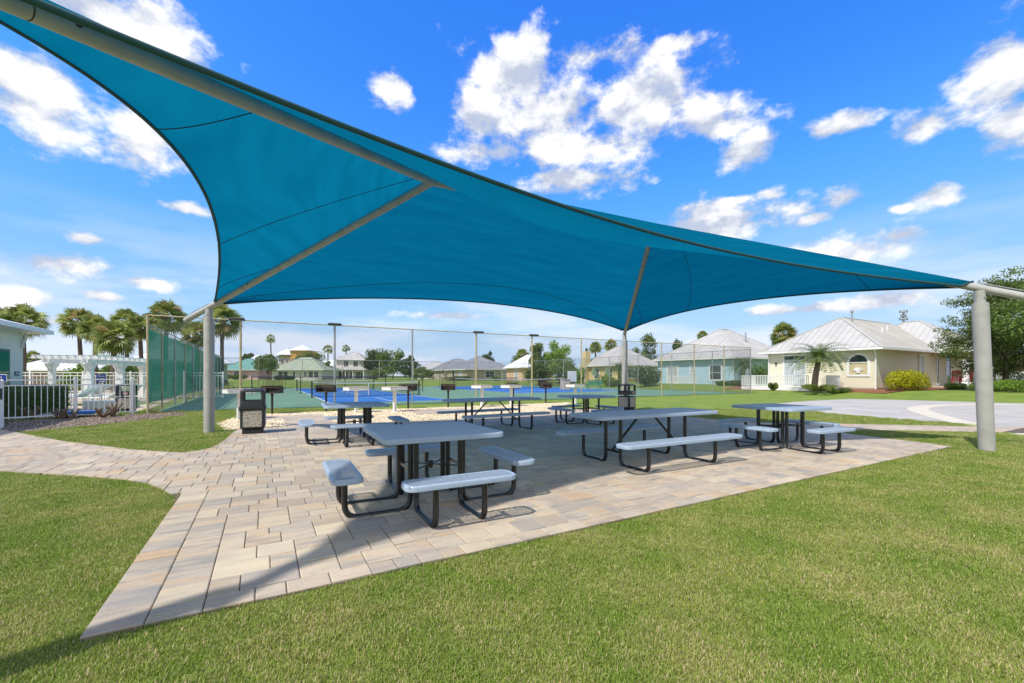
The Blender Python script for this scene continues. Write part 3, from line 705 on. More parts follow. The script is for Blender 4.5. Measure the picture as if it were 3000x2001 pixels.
def square_table(loc, rz, label):
    t = empty('picnic_table', label, 'picnic table', loc+(0,), rz, 'picnic tables on the patio')
    top = plate(t, 'sq', 'table_top')
    b = MB(); b.tube([(0,0,ZT-.003),(0,0,ZT-.001)], .03, 16); b.tube([(0,0,ZT-.02),(0,0,ZT)], .021, 16); b.build('umbrella_hole_cap', M_coat, top, 40)
    for k in range(4):
        a = k*math.pi/2; e = link('bench', MC['sb'], t, (math.sin(a)*.865, -math.cos(a)*.865, 0), a); link('expanded_mesh', MC['sbm'], e)
        for sx in (-.225, .225):
            lg = u_frame(sx, .865-.27, 0.0, ZT-.045, ZS-.05).build('leg_frame', M_black, None, 40); lg.parent = t; lg.location = e.location; lg.rotation_euler = (0, 0, a)
            f = MB(); f.cbox((sx, .33, .006), (.09, .035, .012)); f.build('foot_tab', M_black, lg); f = MB(); f.cbox((sx, 0, ZS-.047), (.05, .16, .008)); f.build('seat_bracket', M_black, lg)
    b = MB()
    for a in (R(45), R(-45)):
        dx, dy = math.cos(a)*.27, math.sin(a)*.27; b.bar((-dx*1.15, -dy*1.15, .40), (dx*1.15, dy*1.15, .40), .014)
    for k in range(4):
        a = k*math.pi/2; c, s = math.cos(a), math.sin(a); p = lambda x, y: (x*c-y*s, x*s+y*c, .40); b.bar(p(-.225, -.27), p(.225, -.27), .03, .006, (1, 1, 0))
    b.build('brace', M_black, t); b = MB(); b.tube([(0,0,.36),(0,0,.44)], .028, 12); b.build('umbrella_socket', M_black, t, 40)
    return t
def long_table(loc, rz, label):
    t = empty('picnic_table', label, 'picnic table', loc+(0,), rz, 'picnic tables on the patio')
    top = plate(t, 'rt', 'table_top')
    b = MB(); b.tube([(0,0,ZT-.02),(0,0,ZT)], .021, 16); b.build('umbrella_hole_cap', M_coat, top, 40)
    for sy in (-1, 1):
        e = plate(t, 'rb', 'bench', (0, sy*.70, 0))
        for sx in (-.66, .66):
            lg = u_frame(sx, sy*.16, sy*.70, ZT-.045, ZS-.05).build('leg_frame', M_black, t, 40)
            f = MB(); f.cbox((sx, sy*.44, .057), (.022, .26, .012)); f.build('foot_tab', M_black, lg); f = MB(); f.cbox((sx, sy*.7, ZS-.047), (.16, .05, .008)); f.build('seat_bracket', M_black, lg)
    for sx in (-.66, .66):
        b = MB(); b.bar((sx, -.16, .22), (sx, .16, .22), .035, .035); b.bar((sx, 0, .235), (math.copysign(.12, sx), 0, ZT-.03), .035, .02); b.build('brace', M_black, t)
    return t
square_table((-.848, 4.502), .491, 'square blue-grey mesh picnic table nearest the camera, four benches')
square_table((-3.138, 8.637), .465, 'square blue-grey picnic table standing right of the speckled trash bin')
square_table((4.916, 7.95), .43, 'square picnic table farthest right, half in sun near the car park')
square_table((2.062, 12.077), .534, 'square picnic table at the back, in front of the black bin by the far post')
long_table((2.057, 6.637), .489, 'long rectangular picnic table in front, right of the nearest square table')
long_table((-.46, 10.579), .568, 'long rectangular picnic table at the back, beside the river stones')

# ================================================================ litter bins
M_aggr = mat('exposed_aggregate', (.50, .45, .36), .85, (.10, .085, .07), 42, .52, .62, bump=.5, bscale=60, detail=2)
M_bag = mat('black_bin_liner', (.015, .015, .016), .25, bump=.5, bscale=14)
M_sticker = mat('red_sticker', (.45, .04, .05), .5, (.62, .5, .48), 30, stretch=(1, 1, 3))
def bin_thing(label, loc, rz, liner=True, pyramid=False, sticker=None, s=1.0):
    t = empty('litter_bin', label, 'trash can', loc+(0.03,), rz, 'litter bins'); w = .235*s
    b = MB(); b.rbox(-w*.86, w*.86, -w*.86, w*.86, 0, .10, .012); b.build('base', M_darkpl, t, 40)
    b = MB(); b.rbox(-w, w, -w, w, .10, .55, .03); body = b.build('body', M_darkpl, t, 40)
    for k in range(4):
        p = MB(); p.rbox(-w*.76, w*.76, -.004, .012, .155, .51, .003); q = p.build('aggregate_panel', M_aggr, body); a = k*math.pi/2
        q.location = (math.sin(a)*(w+.001), -math.cos(a)*(w+.001), 0); q.rotation_euler = (0, 0, a)
        q.location = (math.sin(a)*(w+.004), -math.cos(a)*(w+.004), 0)
    if liner:
        n = 32; b = MB(); rings = []
        for z, g_ in ((.60, .98), (.60, 1.06), (.575, 1.09), (.525, 1.08), (.515, 1.05)):
            c = rrect(2*w*g_, 2*w*g_, .05, 7); rings.append([(x+nx*rnd.uniform(-.004, .008), y+ny*rnd.uniform(-.004, .008), z+rnd.uniform(-.008, .008)*(z < .58)) for x, y, nx, ny in c])
        b.loft(rings, False); b.build('bin_liner', M_bag, t, 60)
    hood = MB(); g_ = w*1.0
    rings = [[(x, y, z) for x, y, _, _ in rrect(2*g_*k, 2*g_*k, .05*k)] for z, k in ((.59, 1.03), (.62, 1.03), (.735, 1.0))]
    c2 = rrect(2*g_*.86, 2*g_*.86, .04)
    rings = [[(x, y, .59) for x, y, _, _ in c2]] + rings + [[(x, y, .735) for x, y, _, _ in c2]]
    rings.append(rings[0]); hood.loft(rings, False)
    for sx in (-1, 1):
        for sy in (-1, 1): hood.rbox(min(sx*g_*.99, sx*g_*.70), max(sx*g_*.99, sx*g_*.70), min(sy*g_*.99, sy*g_*.70), max(sy*g_*.99, sy*g_*.70), .72, .935, .018)
    tops = ((.92, .99), (.955, .985), (.975, .93), (.985, .80)) if not pyramid else ((.92, .995), (.945, 1.0), (.955, .97), (1.0, .08))
    hood.loft([[(x, y, z) for x, y, _, _ in rrect(2*g_*k, 2*g_*k, .05*k)] for z, k in tops]); hd = hood.build('hood', M_darkpl, t, 40)
    for sx in (sticker or ()):
        b = MB(); b.box(*sx[0]); st = b.build('sticker', M_sticker, hd)
    return t
x0, y0 = SW(.62, 8.45)
bin_thing('dark grey trash can with speckled panel, bag and open hood beside the left post', (-5.82, 9.75), .47)
bin_thing('black trash can with pointed top standing before the far shade post', (4.20, 15.85), .78, False, True, [((-.02, .11, -.247, -.240, .625, .72),)], 1.02)
bin_thing('black trash can with red sticker behind the white metal fence', (-13.42, 15.1), .55, False, False, [((-.05, .07, -.262, -.255, .63, .72),)], 1.08)

# ================================================================ serving counters and grills
M_ctop = mat('weathered_counter_top', (.36, .27, .22), .8, (.52, .45, .38), 10)
CT = [((.13, 12.2), 'white serving stand behind the speckled trash bin'), ((3.58, 13.05), 'white serving stand second from left, behind the left square table'),
      ((4.85, 12.75), 'white serving stand third from left, beside the rusty grill with a lowered box'), ((8.64, 13.4), 'white serving stand fourth from left, left one of the close pair'),
      ((9.9, 13.15), 'white serving stand fifth from left, right one of the close pair'), ((13.29, 13.1), 'white serving stand farthest right, above the back square table')]
def counter(loc, label):
    t = empty('serving_stand', label, 'stand', loc+(0,), TH+R(18), 'white serving stands by the grills')
    b = MB(); b.rbox(-.05, .05, -.05, .05, 0, .80, .006); b.build('pedestal', M_white, t)
    b = MB(); b.rbox(-.36, .36, -.27, .27, .795, .905, .006); tp = b.build('apron', M_white, t)
    b = MB(); b.rbox(-.365, .365, -.275, .275, .906, .925, .004); b.build('top', M_ctop, tp)
    return t
c0 = None
for (s, lb) in CT:
    p = SW(*s); c0 = counter(p, lb) if c0 is None else c0
    if c0['label'] != lb: dup(c0, p+(0,), TH+R(rnd.uniform(10, 26)), lb)
M_iron = mat('burnt_cast_iron', (.02, .018, .016), .75, (.085, .05, .03), 9, .45, .75)
def grill(loc, rz, label, lift, angle):
    t = empty('park_grill', label, 'grill', loc+(0,), rz, 'park grills on posts')
    b = MB(); b.tube([(0,0,0),(0,0,.70)], .035, 12); po = b.build('post', M_iron, t, 40)
    b = MB(); b.tube([(0,0,.64),(0,0,.72)], .048, 12); b.build('swivel', M_rust, po, 40)
    b = MB(); w, d = .29, .20
    b.box(-w, w, -d, d, .72, .732); b.box(-w, -w+.008, -d, d, .733, .97); b.box(w-.008, w, -d, d, .733, .92); b.box(-w+.009, w-.009, d-.008, d, .733, .97); b.box(-w+.009, w-.009, -d, -d+.008, .733, .76)
    b.box(-w+.009, -w+.17, -d, -d+.008, .761, .97) if lift else None
    fb = b.build('firebox', M_iron, t)
    b = MB(); n = 11
    g0 = Matrix.Translation((0, d*.8 if lift else -d*.9, .90)) @ Matrix.Rotation(angle, 4, 'X')
    T = lambda p: g0 @ Vector(p)
    for i in range(n): x = -w+.03+i*(2*w-.06)/(n-1); b.tube([T((x,0,0)), T((x,.34,0))], .010, 5)
    for y in (0, .34): b.tube([T((-w-.03,y,0)), T((w+.03,y,0))], .011, 5)
    for sx in (-1, 1): b.tube(fillet([T((sx*(w+.03),0,0)), T((sx*(w+.06),-.08,-.02)), T((sx*(w+.06),.30,-.02)), T((sx*(w+.03),.34,0))], .03, 3), .006, 5)
    b.build('grate', M_iron, t)
    return t
for s, rz, lb, lf, an in (((1.01,13.94), TH-.35, 'charred park grill with raised grate behind the speckled bin', True, R(75)),
        ((2.72,14.05), TH-.5, 'park grill on rusty post, grate tilted up, second from left', False, R(66)),
        ((5.72,14.04), TH-.75, 'rusty brown grill box on post turned beside the third stand', True, R(12)),
        ((7.37,13.96), TH-.4, 'park grill with upright grate alone between third and fourth stands', False, R(70)),
        ((10.66,14.3), TH-.2, 'park grill half hidden behind the fifth white stand', True, R(70)),
        ((12.45,14.3), TH-.6, 'farthest right park grill, left of the last white stand', True, R(40))):
    grill(SW(*s), rz, lb, lf, an)

# ================================================================ court fences
M_wire = mat('dark_vinyl_wire', (.10, .115, .11), .6)
def wires(length, height, pitch, r, skew=1.0):
    """chain-link fabric as two families of straight diagonal strands in the local x-z plane"""
    b = MB()
    for sg in (1, -1):
        k = -height
        while k < length:
            x0, z0, x1, z1 = k, 0., k+height, height
            if x0 < 0: z0 -= x0; x0 = 0.
            if x1 > length: z1 -= x1-length; x1 = length
            if x1-x0 > .02:
                if sg < 0: x0, x1 = length-x0, length-x1
                b.add([(x0-r, r*sg, z0),(x0+r, r*sg, z0),(x0, r*sg+r*1.5, z0),(x1-r, r*sg, z1),(x1+r, r*sg, z1),(x1, r*sg+r*1.5, z1)], [(0,1,4,3),(1,2,5,4),(2,0,3,5)])
            k += pitch
    return b
def chain_fence(label, a, e, height, posts, pitch, pm, r=.0022, top=True, rp=.035):
    L_ = math.dist(a, e); rz = math.atan2(e[1]-a[1], e[0]-a[0])
    t = empty('chain_link_fence', label, 'fence', a+(0,), rz, 'chain-link fences round the courts')
    o = wires(L_, height-.05, pitch, r).build('wire_mesh', M_wire, t); tag(o, kind='stuff')
    for s, m in posts: b = MB(); b.tube([(s,0,0),(s,0,height+.02)], rp, 10); b.build('fence_post', m, t, 40)
    if top: b = MB(); b.tube([(0,0,height),(L_,0,height)], .024, 8); b.build('top_rail', M_ochre if top == 2 else M_galv, t, 40)
    return t
T0 = 16.5
fx, fy = SW(0, T0)
def s_of(px):
    r = (px-1500)/FPX; return (r*fy-fx)/(U[0]-U[1]*r)
S0, S1 = -2.75, s_of(2199)
near = [(s_of(423)-S0, M_ochre)] + [(s_of(p)-S0, m) for p, m in ((1208, M_galv), (1703, M_ochre), (1830, M_galv), (1938, M_ochre), (2034, M_ochre), (2121, M_ochre))] + [(S1-S0, M_galv)]
near[0] = (0.0, M_ochre)
chain_fence('tall chain-link fence with rusty top rail along the near side of the courts', SW(S0, T0), SW(S1, T0), 3.42, near, .050, M_ochre, .0021, 2)
FL = 31.5
chain_fence('chain-link fence hung with green windscreen along the left side of the courts', SW(S0, T0), SW(S0, T0+FL), 3.1, [(k, M_galv if i % 2 else M_ochre) for i, k in enumerate(np.arange(2.4, 31.6, 2.9))], .10, M_galv, .0025)
chain_fence('chain-link fence on the right side of the courts before the blue house', SW(S1, T0), SW(S1, T0+FL), 3.3, [(k, M_galv) for k in np.arange(3.2, 31.6, 4.05)], .10, M_galv, .003)
chain_fence('far chain-link fence across the back of the courts', SW(S0, T0+FL), SW(S1, T0+FL), 3.05, [(k, M_ochre) for k in np.arange(3, 35, 4.0)], .16, M_galv, .004)
def screen_mat():
    m = bpy.data.materials.new('green_windscreen'); m.use_nodes = True; nt = m.node_tree; N = nt.nodes.new; L = nt.links.new; nt.nodes.clear()
    out = N('ShaderNodeOutputMaterial'); d = N('ShaderNodeBsdfDiffuse'); d.inputs[0].default_value = (.004, .30, .18, 1); tl = N('ShaderNodeBsdfTranslucent'); tl.inputs[0].default_value = (.004, .30, .18, 1)
    tr = N('ShaderNodeBsdfTransparent'); a = N('ShaderNodeMixShader'); a.inputs[0].default_value = .4; L(d.outputs[0], a.inputs[1]); L(tl.outputs[0], a.inputs[2])
    b = N('ShaderNodeMixShader'); b.inputs[0].default_value = .10; L(a.outputs[0], b.inputs[1]); L(tr.outputs[0], b.inputs[2]); L(b.outputs[0], out.inputs[0]); return m
def build_screen():
    n = 120; b = MB(); vs = []; L_ = FL-.4
    for i in range(n+1):
        s = L_*i/n; w = .02*math.sin(s*2.1)+.012*math.sin(s*5.3)
        for z in (.35, 1.2, 2.2, 3.02-.04*abs(math.sin(s*1.08))): vs.append((s, .05+w, z))
    b.add(vs, [(4*i+k, 4*i+4+k, 4*i+5+k, 4*i+1+k) for i in range(n) for k in range(3)])
    o = b.build('windscreen', screen_mat(), None, 180, SW(S0, T0+.2)+(0,), TH+math.pi/2); tag(o, 'see-through green windscreen cloth tied to the left court fence', 'windscreen')
build_screen()
# flood-light poles at the fence
M_lamp = mat('dark_lamp_housing', (.05, .05, .045), .6); M_lens = mat('lamp_lens', (.45, .45, .42), .2)
for px, m, sx, lb in ((705, M_ochre, -1, 'ochre floodlight pole at the fence above the speckled bin'), (980, M_galv, 0, 'grey floodlight pole before the white two-storey house'),
                  (1394, M_ochre, 1, 'ochre floodlight pole before the taupe house'), (1557, M_ochre, 1, 'rusty ochre floodlight pole in front of the bright green tree')):
    t = empty('floodlight_pole', lb, 'floodlight', SW(s_of(px), T0-.05)+(0,), TH, 'floodlight poles along the near fence')
    b = MB(); b.tube([(0,0,0),(0,0,3.40)], .042, 12); b.build('pole', m, t, 40)
    b = MB(); b.rbox(-.26+.12*sx, .26+.12*sx, -.13, .13, 3.40, 3.50, .03); h = b.build('lamp_head', M_lamp, t); b = MB(); b.box(-.2+.12*sx, .2+.12*sx, -.1, .1, 3.392, 3.399); b.build('lens', M_lens, h)

# ================================================================ nets, divider, court furniture
M_netb = mat('black_net_cord', (.01, .01, .01), .8); M_band = mat('white_net_tape', (.75, .75, .74), .7)
def net(label, u0, u1, v, h, mid, name='court_net', thick=.05):
    t = empty(name, label, 'net', SW(u0, v)+(0,), TH, 'nets on the courts'); W_ = u1-u0
    zz = lambda x: h-(h-mid)*(1-(2*x/W_-1)**2)
    for x in (0, W_): b = MB(); b.tube([(x,0,0),(x,0,h+.05)], .045, 10); b.cbox((x, -.05, .03), (.08, .5, .05)); b.build('net_post', M_black, t, 40)
    b = MB(); n = 24
    for i in range(n): x, x1 = W_*i/n, W_*(i+1)/n; b.add([(x,-.006,zz(x)-thick),(x1,-.006,zz(x1)-thick),(x1,-.006,zz(x1)),(x,-.006,zz(x)),(x,.006,zz(x)-thick),(x1,.006,zz(x1)-thick),(x1,.006,zz(x1)),(x,.006,zz(x))], [(0,1,2,3),(7,6,5,4),(3,2,6,7),(0,4,5,1)])
    b.build('net_tape', M_band, t)
    b = MB(); x = .06
    while x < W_: b.bar((x,0,.06),(x,0,zz(x)-thick),.005); x += .07
    for k in range(1, 12): b.bar((0,0,.06+k*(mid-.12)/12),(W_,0,.06+k*(mid-.12)/12),.005)
    b.bar((0,0,.06),(W_,0,.06),.03); tag(b.build('net_mesh', M_netb, t), kind='stuff')
    b = MB(); b.cbox((W_/2,0,(mid-.02)/2+.02),(.05,.012,mid-.06)); b.build('centre_strap', M_band, t)
net('pickleball net with white tape on the nearest blue court', 3.25, 9.85, 25.7, .93, .87)
net('pickleball net on the farther left blue court behind the black divider', 3.25, 9.85, 39.7, .93, .87)
net('wide tennis net on the right blue court', 16.4, 29.2, 35.5, 1.09, .95, 'tennis_net')
def divider():
    t = empty('court_divider', 'low black mesh divider with dark rail between the two left courts', 'divider', SW(0, 32.7)+(0,), TH); W_ = 12.4
    for k in range(5): b = MB(); b.tube([(k*W_/4,0,0),(k*W_/4,0,1.27)], .035, 8); b.build('divider_post', M_black, t, 40)
    b = MB(); b.tube([(0,0,1.22),(W_,0,1.22)], .038, 8); b.build('top_rail', M_black, t, 40)
    b = wires(W_, 1.18, .085, .0022); tag(b.build('mesh', M_netb, t), kind='stuff')
divider()
M_gbench = mat('green_bench_paint', (.02, .20, .13), .5)
def slat_bench(label, loc, rz, m):
    t = empty('park_bench', label, 'bench', loc+(0,), rz, 'park benches by the courts')
    for i in range(5): b = MB(); b.rbox(-.75, .75, -.22+i*.095, -.14+i*.095, .41, .435, .006); b.build('seat_slat', m, t)
    for i in range(4): b = MB(); b.bar((-.75, .27+i*.035, .52+i*.11), (.75, .27+i*.035, .52+i*.11), .025, .085, (0, -.3, 1)); b.build('back_slat', m, t)
    for x in (-.6, .6):
        b = MB(); b.tube(fillet([(x,-.2,0),(x,-.2,.40),(x,.2,.40),(x,.38,.90)], .06, 4), .025, 8); b.tube([(x,.2,.40),(x,.3,0)], .025, 8); b.build('leg', m, t, 40)
slat_bench('green slatted bench standing at the right court fence', (at(1738, 41), 41), TH-1.2, M_gbench)
slat_bench('dark green bench at the foot of the windscreen on the left', (at(668, 40.5), 40.5), TH+1.2, mat('dark_green_paint', (.01, .05, .035), .5))
b = MB(); b.rbox(-.5, .5, -.03, .03, .75, 1.75, .01); o = b.build('notice_board', M_white, None, None, (at(1676, 41), 41, 0), .5); tag(o, 'plain white board on the right court fence near the bench', 'board')
for sx in (-.4, .4): b = MB(); b.tube([(sx, 0, 0), (sx, 0, .75)], .02, 8); b.build('leg', M_galv, o, 40)
b = MB(); b.rbox(-.36, .36, -.36, .36, 0, .95, .04); b.rbox(-.40, .40, -.40, .40, .95, 1.02, .02); o = b.build('concrete_bin', M_aggr, None, None, (at(1656, 40.5), 40.5, 0), .3); tag(o, 'square tan concrete bin left of the white board', 'bin')

# ================================================================ white pool fences, signs, pergola, pool building
def picket_fence(label, a, e, height, n, posts, double=False, z0=0):
    L_ = math.dist(a, e); rz = math.atan2(e[1]-a[1], e[0]-a[0])
    t = empty('white_metal_fence', label, 'fence', a+(z0,), rz, 'white metal fences')
    b = MB(); b.box(0, L_, -.02, .02, height-.04, height); b.build('rail', M_fence_white, t)
    b = MB(); b.box(0, L_, -.018, .018, height-.20, height-.165); b.build('rail', M_fence_white, t)
    b = MB(); b.box(0, L_, -.018, .018, .09, .125); b.build('rail', M_fence_white, t)
    b = MB(); b.box(-.009, .009, -.009, .009, .06, height-.168); me = b.mesh('picket', M_fence_white)
    b = MB(); b.box(-.009, .009, -.009, .009, .06, height-.02); me2 = b.mesh('picket', M_fence_white)
    for i in range(n):
        x = L_*(i+.5)/n; link('picket', me2 if (double and i % 2) else me, t, (x, 0, 0))
    for p in posts: b = MB(); b.rbox(p*L_-.032, p*L_+.032, -.032, .032, 0, height+.06, .006); b.build('fence_post', M_fence_white, t)
    return t
picket_fence('near white metal picket fence joining the ochre corner post', (-12.75, 14.75), (-15.4, 11.0), 1.21, 36, (0.03, .33, .66, 1.0))
picket_fence('far white metal pool fence with a doubled top rail behind the pergola', (-17.0, 25.5), (-29.5, 21.5), 1.5, 84, (0, .17, .34, .5, .67, .83, 1), True)
picket_fence('white metal fence seen through the green windscreen', (-15.9, 21.0), (-20.5, 27.3), 1.5, 56, (0, .33, .66, 1))
M_sblue = mat('sign_blue', (.01, .035, .22), .4)
def text(body, size, parent, loc, rot, m, name='lettering', align='CENTER'):
    cu = bpy.data.curves.new(name, 'FONT'); cu.body = body; cu.size = size; cu.extrude = .001; cu.align_x = align; cu.align_y = 'CENTER'
    tmp = bpy.data.objects.new(name, cu); col.objects.link(tmp); dg = bpy.context.evaluated_depsgraph_get(); me = bpy.data.meshes.new_from_object(tmp.evaluated_get(dg)); bpy.data.objects.remove(tmp)
    me.materials.clear(); me.materials.append(m); o = link(name, me, parent, loc); o.rotation_euler = rot; return o
def arrow(parent, x, z, w, y=-.012, sgn=1):
    b = MB(); b.box(x-w/2, x+w/2, y-.001, y, z-.012, z+.012); b.add([(x+sgn*w/2, y-.001, z-.035), (x+sgn*(w/2+.06), y-.001, z), (x+sgn*w/2, y-.001, z+.035)], [(0,1,2) if sgn > 0 else (2,1,0)]); return b.build('arrow', M_white, parent)
# left gate post with its blue arrow sign
t = empty('gate_post', 'white square gate post at the far left edge of the lawn path', 'post', (-12.72, 10.72, 0), .1)
b = MB(); b.rbox(-.075, .075, -.075, .075, 0, 1.16, .008); b.build('post', M_white, t)
b = MB(); b.rbox(.076, .082, -.03, .03, .72, 1.0, .002); b.build('latch', M_darkpl, t)
t = empty('direction_sign', 'blue direction sign with white border and right arrow on the gate post', 'sign', (-12.66, 10.60, 0), .05)
b = MB(); b.rbox(-.30, .30, -.012, .0, 1.16, 1.345, .004); pl = b.build('plate', M_white, t); b = MB(); b.box(-.29, .29, -.0135, -.0125, 1.17, 1.335); b.build('face', M_sblue, pl)
text('Restaurant', .085, t, (.01, -.0145, 1.275), (R(90), 0, 0), M_white); arrow(t, .10, 1.205, .16, -.0145)
fs_p = (-15.35, 16.2)
t = empty('fitness_sign', 'dark blue Fitness Center sign with arrow behind the white fence', 'sign', fs_p+(0,), .45)
b = MB(); b.rbox(-.14, .14, -.01, 0, 1.06, 1.36, .003); pl = b.build('plate', M_sblue, t); b = MB(); b.rbox(-.02, .02, .001, .04, 0, 1.06, .004); b.build('stake', M_white, t)
text('Fitness', .075, t, (0, -.0125, 1.30), (R(90), 0, 0), M_white); text('Center', .075, t, (0, -.0125, 1.21), (R(90), 0, 0), M_white); arrow(t, 0, 1.10, .12, -.0125)

# pool building, only its end shows at the left edge
def pool_house():
    t = empty('pool_building', 'white stucco pool building with grey metal roof cut by the left edge', 'building', (-17.6, 15.6, 0), TH)
    m = mat('white_stucco', (.80, .77, .72), .8, (.74, .71, .66), 2, bump=.1)
    b = MB(); b.box(-8, 0, -9, 0, 0, 2.86); b.build('wall', m, t)
    b = MB(); b.box(.003, .05, -2.2, -1.05, .0, 2.2); fr = b.build('door_frame', mat('door_frame_dark', (.09,.10,.10), .5), t); b = MB(); b.box(.052, .06, -2.12, -1.13, .1, 2.12); b.build('glass', M_glass, fr)
    rf = MB(); rf.box(-8.6, .62, -9.6, .62, 2.86, 3.0); r = rf.build('roof', M_white, t)
    b = MB(); b.add([(-8.6,-9.6,3.003),(.62,-9.6,3.003),(.62,.62,3.003),(-8.6,.62,3.003),(-4,-4.5,4.3)], [(0,1,4),(1,2,4),(2,3,4),(3,0,4)]); b.build('roof_sheet', mat('pale_metal_roof', (.62,.64,.65), .4, (.56,.58,.59), 2), r)
    b = MB(); b.tube(fillet([(.1,-.1,2.84),(.1,-.1,2.6),(.03,-.1,2.5),(.03,-.1,2.3)], .06, 3), .045, 8); b.build('downpipe', M_white, t, 40)
    b = MB(); b.rbox(.003, .02, -.62, -.30, 1.32, 1.46, .004); s_ = b.build('name_plate', M_sblue, t); b = MB(); b.box(.021, .022, -.56, -.36, 1.37, 1.41); b.build('lettering_band', M_white, s_)
    b = MB(); b.rbox(.35, .62, -3.9, -3.5, 0, 2.0, .01); b.build('porch_column', M_white, t)
pool_house()

def pergola():
    t = empty('pergola', 'white wooden pergola with curved rafter roof beside the pool', 'pergola', (-19.4, 20.0, 0), R(104))
    cols = [(.1,.1),(.1,1.55),(2.4,.1),(2.4,1.55),(4.8,.1),(4.8,1.55),(7.1,.1),(7.1,1.55)]
    for x, y in cols:
        b = MB(); b.rbox(x-.10, x+.10, y-.10, y+.10, 0, 1.90, .01); c = b.build('column', M_white, t)
        b = MB(); b.rbox(x-.15, x+.15, y-.15, y+.15, 1.78, 1.88, .01); b.build('capital', M_white, c)
        for s in (-1, 1): b = MB(); b.bar((x+s*.1, y, 1.55), (x+s*.42, y, 1.88), .07, .05); b.build('knee_brace', M_white, c)
    for y in (.08, 1.53):
        for dy in (-.12, .10): b = MB(); b.box(-.3, 7.6, y+dy, y+dy+.05, 1.90, 2.08); b.build('beam', M_white, t)
    for i in range(18):
        x = -.2+i*.45; b = MB(); b.box(x-.022, x+.022, -.45, 2.1, 2.085, 2.21); b.build('rafter', M_white, t)
    for i in range(9):
        y = -.35+i*.29; b = MB(); b.box(-.35, 7.7, y-.02, y+.02, 2.215, 2.255); b.build('purlin', M_white, t)
pergola()
def sun_bed(loc, rz, label):
    t = empty('pool_lounger', label, 'lounger', loc+(0,), rz, 'white pool loungers on the deck')
    b = MB(); b.rbox(-.32, .32, -.9, .35, .32, .38, .012); b.build('seat', M_white, t)
    b = MB(); b.bar((0, .33, .36), (0, .92, .86), .62, .05, (0, -.6, .7)); b.build('backrest', mat('pale_aqua_sling', (.70,.77,.78), .6), t)
    for x in (-.28, .28):
        for y in (-.75, .3): b = MB(); b.tube([(x,y,0),(x,y,.33)], .018, 6); b.build('leg', M_white, t, 40)
sb = None
for i, (px, d, rz) in enumerate(((205, 19.0, -1.4), (232, 20.4, -1.3), (258, 21.9, -1.45), (300, 19.2, -1.3), (325, 20.6, -1.4), (350, 21.8, -1.5))):
    lb = ['leftmost white pool lounger under the pergola', 'second white pool lounger from the left by the pergola', 'white pool lounger left of the Fitness Center sign', 'white pool lounger right of the Fitness Center sign', 'white pool lounger between the sign and the fenced bin', 'rightmost white pool lounger, nearest the ochre corner post'][i]
    sun_bed((at(px, d), d), rz, lb)
b = MB(); b.rbox(-.8, .8, -.35, .35, .0, .32, .02); o = b.build('deck_planter', M_white, None, None, (at(330, 17.6), 17.6, 0), .5); tag(o, 'low white planter box left of the fenced trash can', 'planter')
b = MB(); b.rbox(-.6, .6, -.5, .5, 0, .9, .05); o = b.build('deck_cabinet', M_darkpl, None, None, (at(128, 18.8), 18.8, 0), .4); tag(o, 'dark storage cabinet beside the pool building hedge', 'cabinet')
def raft():
    t = empty('blue_float', 'blue pool float lying folded on the deck behind the fence', 'pool float', (-13.75, 13.75, 0), .9)
    m = mat('blue_vinyl', (.01, .10, .42), .35, (.01, .13, .5), 4)
    b = MB(); b.rbox(-.5, .35, -.28, .28, .10, .20, .03); b.build('mat', m, t)
    b = MB(); b.bar((.34, 0, .16), (.85, 0, .02), .5, .05); b.build('flap', m, t)
    b = MB(); b.rbox(-.48, -.1, -.2, .2, 0.005, .10, .02); b.build('base', M_darkpl, t)
raft()

# pruned stumps and shoots in the mulch
def stump(loc, label, n, hmax, seed):
    r_ = random.Random(seed); t = empty('pruned_shrub', label, 'shrub', loc+(0,), 0, 'cut-back shrubs along the fence')
    b = MB(); b.tube([(0,0,-.02),(.01,.01,.10)], .075, 9, r2=.06); b.build('base', M_cut, t, 60)
    for i in range(n):
        a = i*6.283/n+r_.uniform(-.4, .4); l = hmax*r_.uniform(.65, 1); sp = r_.uniform(.12, .28); p1 = (math.cos(a)*sp*.45, math.sin(a)*sp*.45, l*.42); p2 = (math.cos(a+.3)*sp, math.sin(a+.3)*sp, l)
        b = MB(); b.tube(fillet([(math.cos(a)*.02, math.sin(a)*.02, .03), p1, p2], .05, 3), .036, 8, r2=.026); st = b.build('cut_branch', M_cut, t, 60)
        if r_.random() < .5: b = MB(); b.tube([p1, (p1[0]+math.cos(a+1.3)*.13, p1[1]+math.sin(a+1.3)*.13, p1[2]+.14)], .022, 7, r2=.018); b.build('side_stub', M_cut, st, 60)
for px, py, lb, n, h, sd_ in ((88, 1229, 'forked cut-back shrub stump left of the first fence post', 6, .42, 1), (180, 1228, 'sprawling cut-back stump in front of the blue float', 5, .36, 2),
                        (213, 1226, 'short twin cut stump right of the blue float', 3, .36, 3), (300, 1224, 'cut-back shrub stump left of the largest stump', 6, .36, 4), (330, 1221, 'largest cut-back stump cluster before the fenced trash can', 7, .48, 5)):
    d = FPX*CAMH/(py-HOR); stump((at(px, d), d), lb, n, h, sd_)

